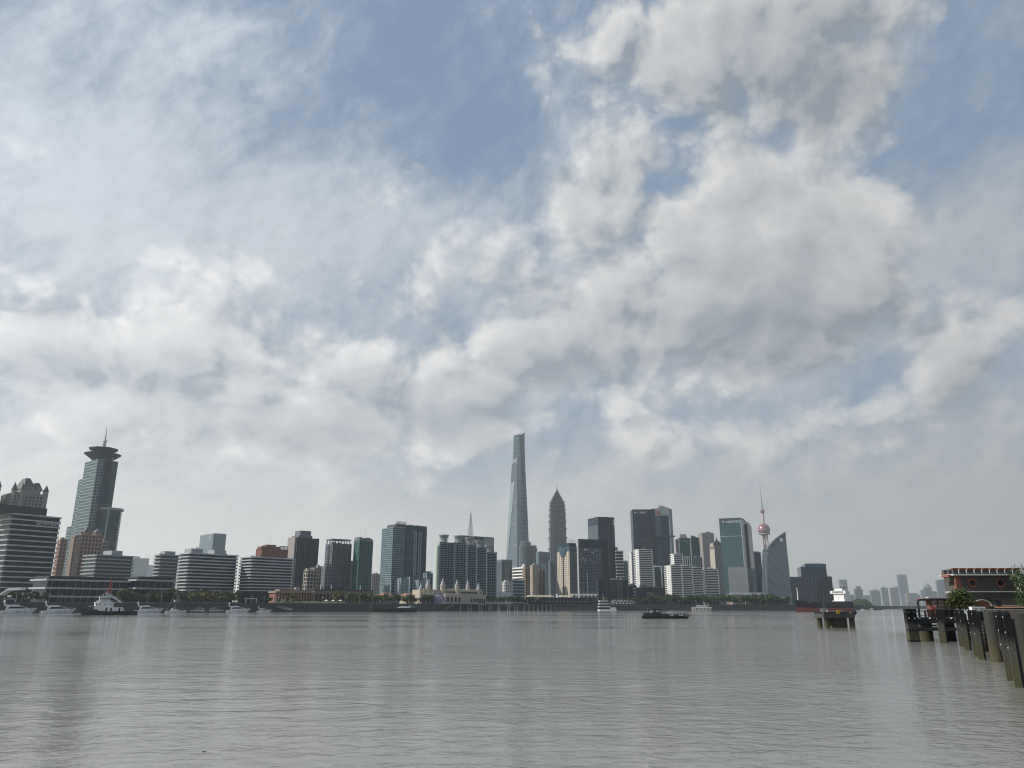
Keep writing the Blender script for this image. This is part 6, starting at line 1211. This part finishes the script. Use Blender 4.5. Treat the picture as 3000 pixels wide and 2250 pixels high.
for k, (x, y) in enumerate(((-.26, -.1), (.26, -.1), (0, .45))): MB().prism(rounded(x - .27, x + .27, y - .27, y + .27, .08, 3), -1, TOP + .02).build('timber', P['timber'], e)
for z in (.12, 1.1, 2.05, 2.8): MB().prism([(-.56, -.42), (.56, -.42), (.56, .1), (.3, .76), (-.05, .76), (-.56, .1)], z - .05, z + .05).build('steel_strap', P['black'], e)
for z in (2.2, 2.75): 
    for x in (-.3, .25): o = MB().cyl(0, 0, 0, .05, .05, n=8).build('bolt', P['letter'], e); o.location = (x, -.36, z); o.rotation_euler = (R(90), 0, 0)
# open platform facing the river mouth
PW = XE1 - XE0 + 2.5; r = empty('river_platform', (XE0 + .9, YE, 0), 0, 'open concrete landing platform with heavy beams at the end of the wharf', 'platform')
MB().prism([(0, .9), (PW, .9), (PW, 7), (4.4, 7)], 2.0, 2.25).build('deck', P['dolph'], r); MB().box(0, .35, 1.72, PW, .85, 2.12).build('edge_beam', P['black'], r); MB().box(.2, .45, 1.0, PW, 1.0, 1.35).build('lower_beam', P['dolph'], r); MB().box(1.2, .30, 1.42, PW * .6, .62, 1.6).build('rubber_bumper', P['black'], r)
for x in (1.9, 6.6): MB().cyl(x, 2.2, -1, 1.98, .7, n=20).build('round_pier', P['pile'], r)
MB().box(3.9, 2.2, -1, PW, 2.6, 1.98).build('dark_back_wall', P['black'], r)
q = MB()
for k in range(9): x = .1 + (PW - .2) * k / 8; q.box(x - .07, .42, 2.12, x + .07, .56, 2.92)
q.box(0, .44, 2.84, PW, .54, 2.92); q.box(0, .44, 2.45, PW, .54, 2.51); q.build('railing', P['black'], r, stuff=True)
for k in range(4): MB().lathe([(.02, 2.12), (.09, 2.14), (.09, 2.24), (.02, 2.26)], 8, .6 + 1.05 * k, .42).build('white_cleat', P['letter'], r)
Yp = YE + 4
e = empty('pipe_gantry', (PT(2692, 1788, Yp).x, Yp, 2.25), 0, 'bent dark pipe gantry with a slatted screen over the platform', 'gantry'); gx = lambda px: PT(px, 1765, Yp).x - PT(2692, 1788, Yp).x; gz = lambda py: ZAT(py, Yp) - 2.25
q = MB(); pts = [(0, 0, 0), (0, 0, gz(1762)), (.06, 0, gz(1759.5)), (.2, 0, gz(1757.7)), (.35, 0, gz(1757)), (gx(2728), 0, gz(1757))]
for p_, q_ in zip(pts[:-1], pts[1:]): q.tube(p_, q_, .10, n=10)
q.build('bent_pipe', P['navy'], e); q = MB()
for x in (gx(2726), gx(2745), gx(2766)): q.box(x - .05, -.06, 0, x + .05, .06, gz(1755))
q.box(gx(2724), -.15, gz(1757.5), gx(2786), .15, gz(1753.5)); q.build('screen_frame', P['black'], e)
for k in range(7): z = gz(1783) + (gz(1759) - gz(1783)) * k / 6; MB().box(gx(2726), -.03, z, gx(2766), .03, z + .045).build('slat', P['steel'], e)
e = empty('lifebuoy_stand', (PT(2736, 1790, Yp - 2).x, Yp - 2, 2.25), 0, 'dark red lifebuoy on a short stand beside the slatted screen', 'lifebuoy'); q = MB()
for j in range(16): t0, t1 = 2 * math.pi * j / 16, 2 * math.pi * (j + 1) / 16; q.tube((.24 * math.cos(t0), 0, .75 + .24 * math.sin(t0)), (.24 * math.cos(t1), 0, .75 + .24 * math.sin(t1)), .075, n=6)
q.build('ring', P['red'], e); MB().box(-.04, .05, 0, .04, .12, 1.1).build('stand', P['black'], e)
# dark service door bay, bollard bench and lamp on the quay
x0, i0 = inw(2922, 1945); r = empty('quay_ladder_bay', wA, ang, 'recessed ladder bay with a pale pipe in the quay wall', 'ladder'); qbox(x0 - 1.4, x0 + 1.1, 1.36, 1.49, TOP - .9, TOP - .3).build('lintel', P['dolph'], r); q = MB()
for k in range(8): q.tube((x0 - .5, -1.3, .3 + k * .3), (x0 + .1, -1.3, .3 + k * .3), .03, n=6)
q.tube((x0 - .5, -1.3, -.5), (x0 - .5, -1.3, 2.5), .04); q.tube((x0 + .1, -1.3, -.5), (x0 + .1, -1.3, 2.5), .04); q.build('ladder', P['dgrey'], r); MB().tube((x0 + .9, -1.25, 2.1), (x0 - 1.2, -1.25, 2.15), .06).build('pale_pipe', P['cream'], r); MB().tube((x0 + .6, -1.22, -.5), (x0 + .75, -1.22, 1.2), .07).build('drain_pipe', P['grey'], r); MB().box(x0 - 1.2, -1.3, 1.3, x0 + .8, -1.24, 1.36).build('cross_bar', P['steel'], r)
Yp = 62; p = PT(2868, 1786, Yp); e = empty('white_bench', (p.x, Yp, TOP - .9), 0, 'white concrete bench-like barrier on the quay in front of the gatehouse', 'barrier'); u = PT(2888, 1786, Yp).x - p.x; MB().box(-u, 0, ZAT(1782, Yp) - TOP + .9, u, .4, ZAT(1777.5, Yp) - TOP + .9).build('beam', P['white'], e)
for x in (-u, -.1, u - .22): MB().box(x, .02, 0, x + .22, .38, ZAT(1782, Yp) - TOP + .9).build('leg', P['white'], e)
# fill behind the wall
P['wharfdeck'] = plain('wharf_paving', (.13, .125, .115), .9, .25, .5)
pl = [wp(-16, 8.5), wp(sE, 8.5), Vector((XE1 - 2, YE + 7.1, 0)), Vector((XE0 + 5, YE + 7.1, 0)), Vector((XE0 + 16, YE + 40, 0)), Vector((150, 150, 0)), wp(-16, 90)]
ground_sheet('wharf_ground', [(v.x, v.y) for v in pl], TOP - .02, P['wharfdeck'], 'paved ground of the near wharf')

# gatehouse ------------------------------------------------------------
m, b = new_mat('dark_grey_brickwork'); co = coords(); br = S.tree.nodes.new('ShaderNodeTexBrick'); mp = S.tree.nodes.new('ShaderNodeMapping'); S.tree.links.new(co.o, mp.inputs[0]); mp.inputs['Rotation'].default_value = (R(90), 0, 0); S.tree.links.new(mp.outputs[0], br.inputs[0])
br.inputs['Scale'].default_value = 4.0; br.inputs['Color1'].default_value = (.048, .046, .042, 1); br.inputs['Color2'].default_value = (.075, .068, .060, 1); br.inputs['Mortar'].default_value = (.11, .105, .095, 1); br.inputs['Mortar Size'].default_value = .018
lnk(mixc(noise(co, .8, 5, .6) * .35, S(br.outputs[0]), (.035, .033, .03)), b.inputs['Base Color']); b.inputs['Roughness'].default_value = .88; P['greybrick'] = m
P['redbrick'] = plain('red_brick_trim', (.16, .06, .035), .85, .25, 2.0); P['redcap'] = plain('red_tile_cap', (.24, .065, .048), .8, .2, 2.0); P['lime'] = plain('lime_stringcourse', (.52, .50, .46), .8, .12, 1.0)
Y = 100.; zt = ZAT(1672, Y); B = Bld('brick_gatehouse', 'dark brick gatehouse with red-capped battlements and two round windows on the wharf', 2795, 2795, 2976, 1672, Y, -1.5, d=2.8, z0=TOP - .05); w, d, h = B.w, B.d, B.h; zz = lambda py, x=0: B.lz(py, x)
zc, z2c, z3c = zz(1686), zz(1735), zz(1776); B.block('wall', P['greybrick'], z1=zc)
for x0, x1 in ((-.02, .62), (w - .62, w + .02)): B.block('red_quoin', P['redbrick'], x0, x1, -.06, .6, z2c + .1, zc - .05)
B.block('string_course', P['lime'], -.35, w + .35, -.35, d + .35, zc, zc + .16); B.block('string_course', P['lime'], -.05, w + .15, -.12, d, z2c, z2c + .12); B.block('string_course', P['lime'], -.05, w + .15, -.10, d, z3c, z3c + .1); B.block('parapet_wall', P['greybrick'], -.25, w + .25, -.25, d + .25, zc + .16, zz(1680.5))
n = 9
for k in range(n):
    x = (w + .4) * k / (n - 1) * .945 - .25; mer = B.block('merlon', P['greybrick'], x, x + .62, -.24, .15, zz(1680.5), zz(1668)); B.part('merlon_cap', MB().box(x - .06, -.3, zz(1668), x + .68, .21, zz(1664.5)), P['redcap'], mer)
    if k < n - 1: B.block('crenel_sill', P['lime'], x + .63, x + (w + .4) / (n - 1) * .945, -.22, .12, zz(1680.5), zz(1680.5) + .07)
for j in range(2): B.block('side_merlon', P['greybrick'], -.24, .14, .8 + j * 1.2, 1.4 + j * 1.2, zz(1680.5), zz(1668))
B.block('side_corbel', P['redcap'], -.7, -.36, .2, d * .7, zc - .15, zc + .1); B.block('side_bracket', P['greybrick'], -.6, -.02, .3, d * .6, zc - .75, zc - .16)
for px in (2848, 2930):
    x, z = B.lx(px, 1709), zz(1708); ring = B.part('brick_ring', MB().lathe([(.33, 0), (.60, 0), (.60, .14), (.33, .14), (.33, 0)], 28, cap=False), P['redbrick']); ring.location = (x, -.02, z); ring.rotation_euler = (R(90), 0, 0); pn = B.part('round_pane', MB().cyl(0, 0, 0, .05, .35, n=24), G['black'], ring)
    q = MB().box(-.02, -.34, .05, .02, .34, .08).box(-.34, -.02, .05, .34, .02, .085); B.part('glazing_bar', q, P['black'], ring)
x = B.lx(2857, 1770); q = MB(); pr_ = [(1.0 * math.cos(R(t)), .72 * math.sin(R(t))) for t in range(0, 181, 15)]
q.v = [(x + a_, -1.6, zz(1776) + b_) for a_, b_ in pr_] + [(x + a_, .0, zz(1776) + b_) for a_, b_ in pr_]; nq = len(pr_); q.f = [tuple(range(nq)), tuple(range(2 * nq - 1, nq - 1, -1))] + [(j, j + 1, nq + j + 1, nq + j) for j in range(nq - 1)]; B.part('arched_porch', q, P['redbrick']); q = MB()
for (a_, b_), (c_, d_) in zip(pr_[:-1], pr_[1:]): q.bar((x + a_ * 1.06, -1.62, zz(1776) + b_ * 1.06), (x + c_ * 1.06, -1.62, zz(1776) + d_ * 1.06), .12, .09)
B.part('porch_trim', q, P['lime']); B.block('porch_wall', P['redbrick'], x - 1.0, x + 1.0, -1.55, 0, 0, zz(1776)); B.block('iron_frame', P['black'], B.lx(2911, 1770), B.lx(2921, 1770), -.9, -.6, 0, zz(1759)); B.block('iron_lintel', P['black'], B.lx(2880, 1762), B.lx(2911, 1762), -.88, -.62, zz(1761), zz(1757)); B.block('wall_lamp', P['white'], w - .25, w - .0, -.35, -.07, zz(1727), zz(1721))
Yq = 86; p = PT(2970, 1775, Yq); e = empty('tiled_shed', (p.x, Yq, TOP - .05), 0, 'low shed with an orange tiled lean-to roof at the foot of the gatehouse', 'shed'); MB().box(0, 0, 0, 4, 3, ZAT(1779, Yq) - TOP).build('wall', P['redbrick'], e); MB().prism([(-.3, -.4), (4.4, -.4), (4.4, 3), (-.3, 3)], ZAT(1779, Yq) - TOP, ZAT(1776, Yq) - TOP, [(-.3, .2), (4.4, .2), (4.4, 3), (-.3, 3)]).build('lean_to_roof', P['orange'], e)
Yq = 88; p = PT(2784, 1775, Yq); e = empty('brick_kiosk', (p.x - .6, Yq, 2.2), 0, 'small red brick kiosk with a flat pale-edged roof beside the bushy tree', 'kiosk'); kz = lambda py: ZAT(py, Yq) - 2.2; MB().box(-1.0, 0, 0, 1.2, 2, kz(1757)).build('wall', P['redbrick'], e); MB().box(-1.8, -.4, kz(1757), 1.4, 2.3, kz(1753)).build('flat_roof', P['redcap'], e); MB().box(-1.9, -.45, kz(1751.5), -.6, .2, kz(1749)).build('roof_fascia', P['lime'], e)
# near trees: leafy bush before the gatehouse and the big tree at the edge
def leafy(name, label, base, lobes, n, leaf, kind, seed, trunk_h):
    rr = random.Random(seed); e = empty(name, base, 0, label, 'tree'); tk = MB(); tk.tube((0, 0, 0), (.05, 0, trunk_h), .13, .08, 8)
    for (x, y, z), r_ in lobes: tk.tube((.05, 0, trunk_h * .8), (x, y, z), .06, .02, 6)
    tk.build('trunk', BARK, e); cr = MB()
    for k in range(n):
        (cx, cy, cz), r_ = rr.choice(lobes); u, t = rr.uniform(-1, 1), rr.uniform(0, 6.28); q = math.sqrt(1 - u * u); rad = r_ * rr.uniform(.35, 1.1)
        c = Vector((cx + rad * q * math.cos(t), cy + rad * q * math.sin(t), cz + rad * u)); d = Vector((rr.gauss(0, 1), rr.gauss(0, 1), rr.gauss(0, .8) - .3)).normalized(); f = d.orthogonal().normalized(); g = d.cross(f); s_ = leaf * rr.uniform(.6, 1.2); cr.quad(c, c + f * s_ * .32 + d * s_ * .5, c + d * s_, c - f * s_ * .32 + d * s_ * .5)
    cr.build('crown', LEAF[kind], e); return e
LEAF['bush'] = leaf_mat('leaf_bush', (.046, .060, .015)); LEAF['deep'] = leaf_mat('leaf_deep', (.030, .055, .016))
Yq = 82; p = PT(2812, 1785, Yq); L_ = lambda px, py, dy=0: (PT(px, py, Yq).x - p.x, dy, ZAT(py, Yq) - 2.6)
leafy('bushy_tree', 'bushy yellow-green tree in front of the gatehouse corner', (p.x, Yq, 2.6), [(L_(2800, 1748), .75), (L_(2825, 1745, .3), .8), (L_(2812, 1760, -.4), .9), (L_(2790, 1765), .6), (L_(2835, 1765, -.2), .7), (L_(2815, 1738), .45)], 2600, .26, 'bush', 11, 1.0)
Yq = 96; p = PT(3010, 1785, Yq); L_ = lambda px, py, dy=0: (PT(px, py, Yq).x - p.x, dy, ZAT(py, Yq) - 3)
leafy('broadleaf_tree', 'deep green tree filling the picture edge right of the gatehouse', (p.x, Yq, 3), [(L_(2998, 1700), 1.2), (L_(3015, 1690, 1), 1.5), (L_(2997, 1730, -1), 1.3), (L_(3010, 1755), 1.5), (L_(3030, 1725), 1.6), (L_(2994, 1760, -1), 1.0)], 3600, .3, 'deep', 12, 2.0)

for i, (px, py, m_) in enumerate(((598, 2202, 'char'), (640, 2209, 'white'), (1172, 1972, 'char'))):
    Yq = waterY(py); e = empty('floating_debris', (TAN(px, py) * Yq, Yq, 0), i, ['dark scrap of driftwood floating in the near water', 'tiny white scrap floating beside the dark driftwood', 'small dark float farther out on the open water'][i], 'debris', 'flotsam on the river'); MB().prism([(-.09, -.02), (.08, -.03), (.1, .02), (-.04, .03)], -.02, .02, [(-.07, -.01), (.07, -.02), (.08, .01), (-.04, .02)]).build('scrap', P[m_], e).scale = (.55, .55, .55)

# ------------------------------------------------------------------ the hazy air
m = bpy.data.materials.new('hazy_air'); m.use_nodes = True; m.node_tree.nodes.clear(); S.tree = m.node_tree
pv = m.node_tree.nodes.new('ShaderNodeVolumePrincipled'); mo = m.node_tree.nodes.new('ShaderNodeOutputMaterial'); m.node_tree.links.new(pv.outputs[0], mo.inputs['Volume'])
pv.inputs['Color'].default_value = (.90, .95, .98, 1); pv.inputs['Density'].default_value = 0.00008; pv.inputs['Anisotropy'].default_value = .4
hb = MB().box(-8600, -8600, -3, 8600, 8600, 690).build('haze', m, stuff=True); hb['label'] = 'thin pale haze over the river and city'
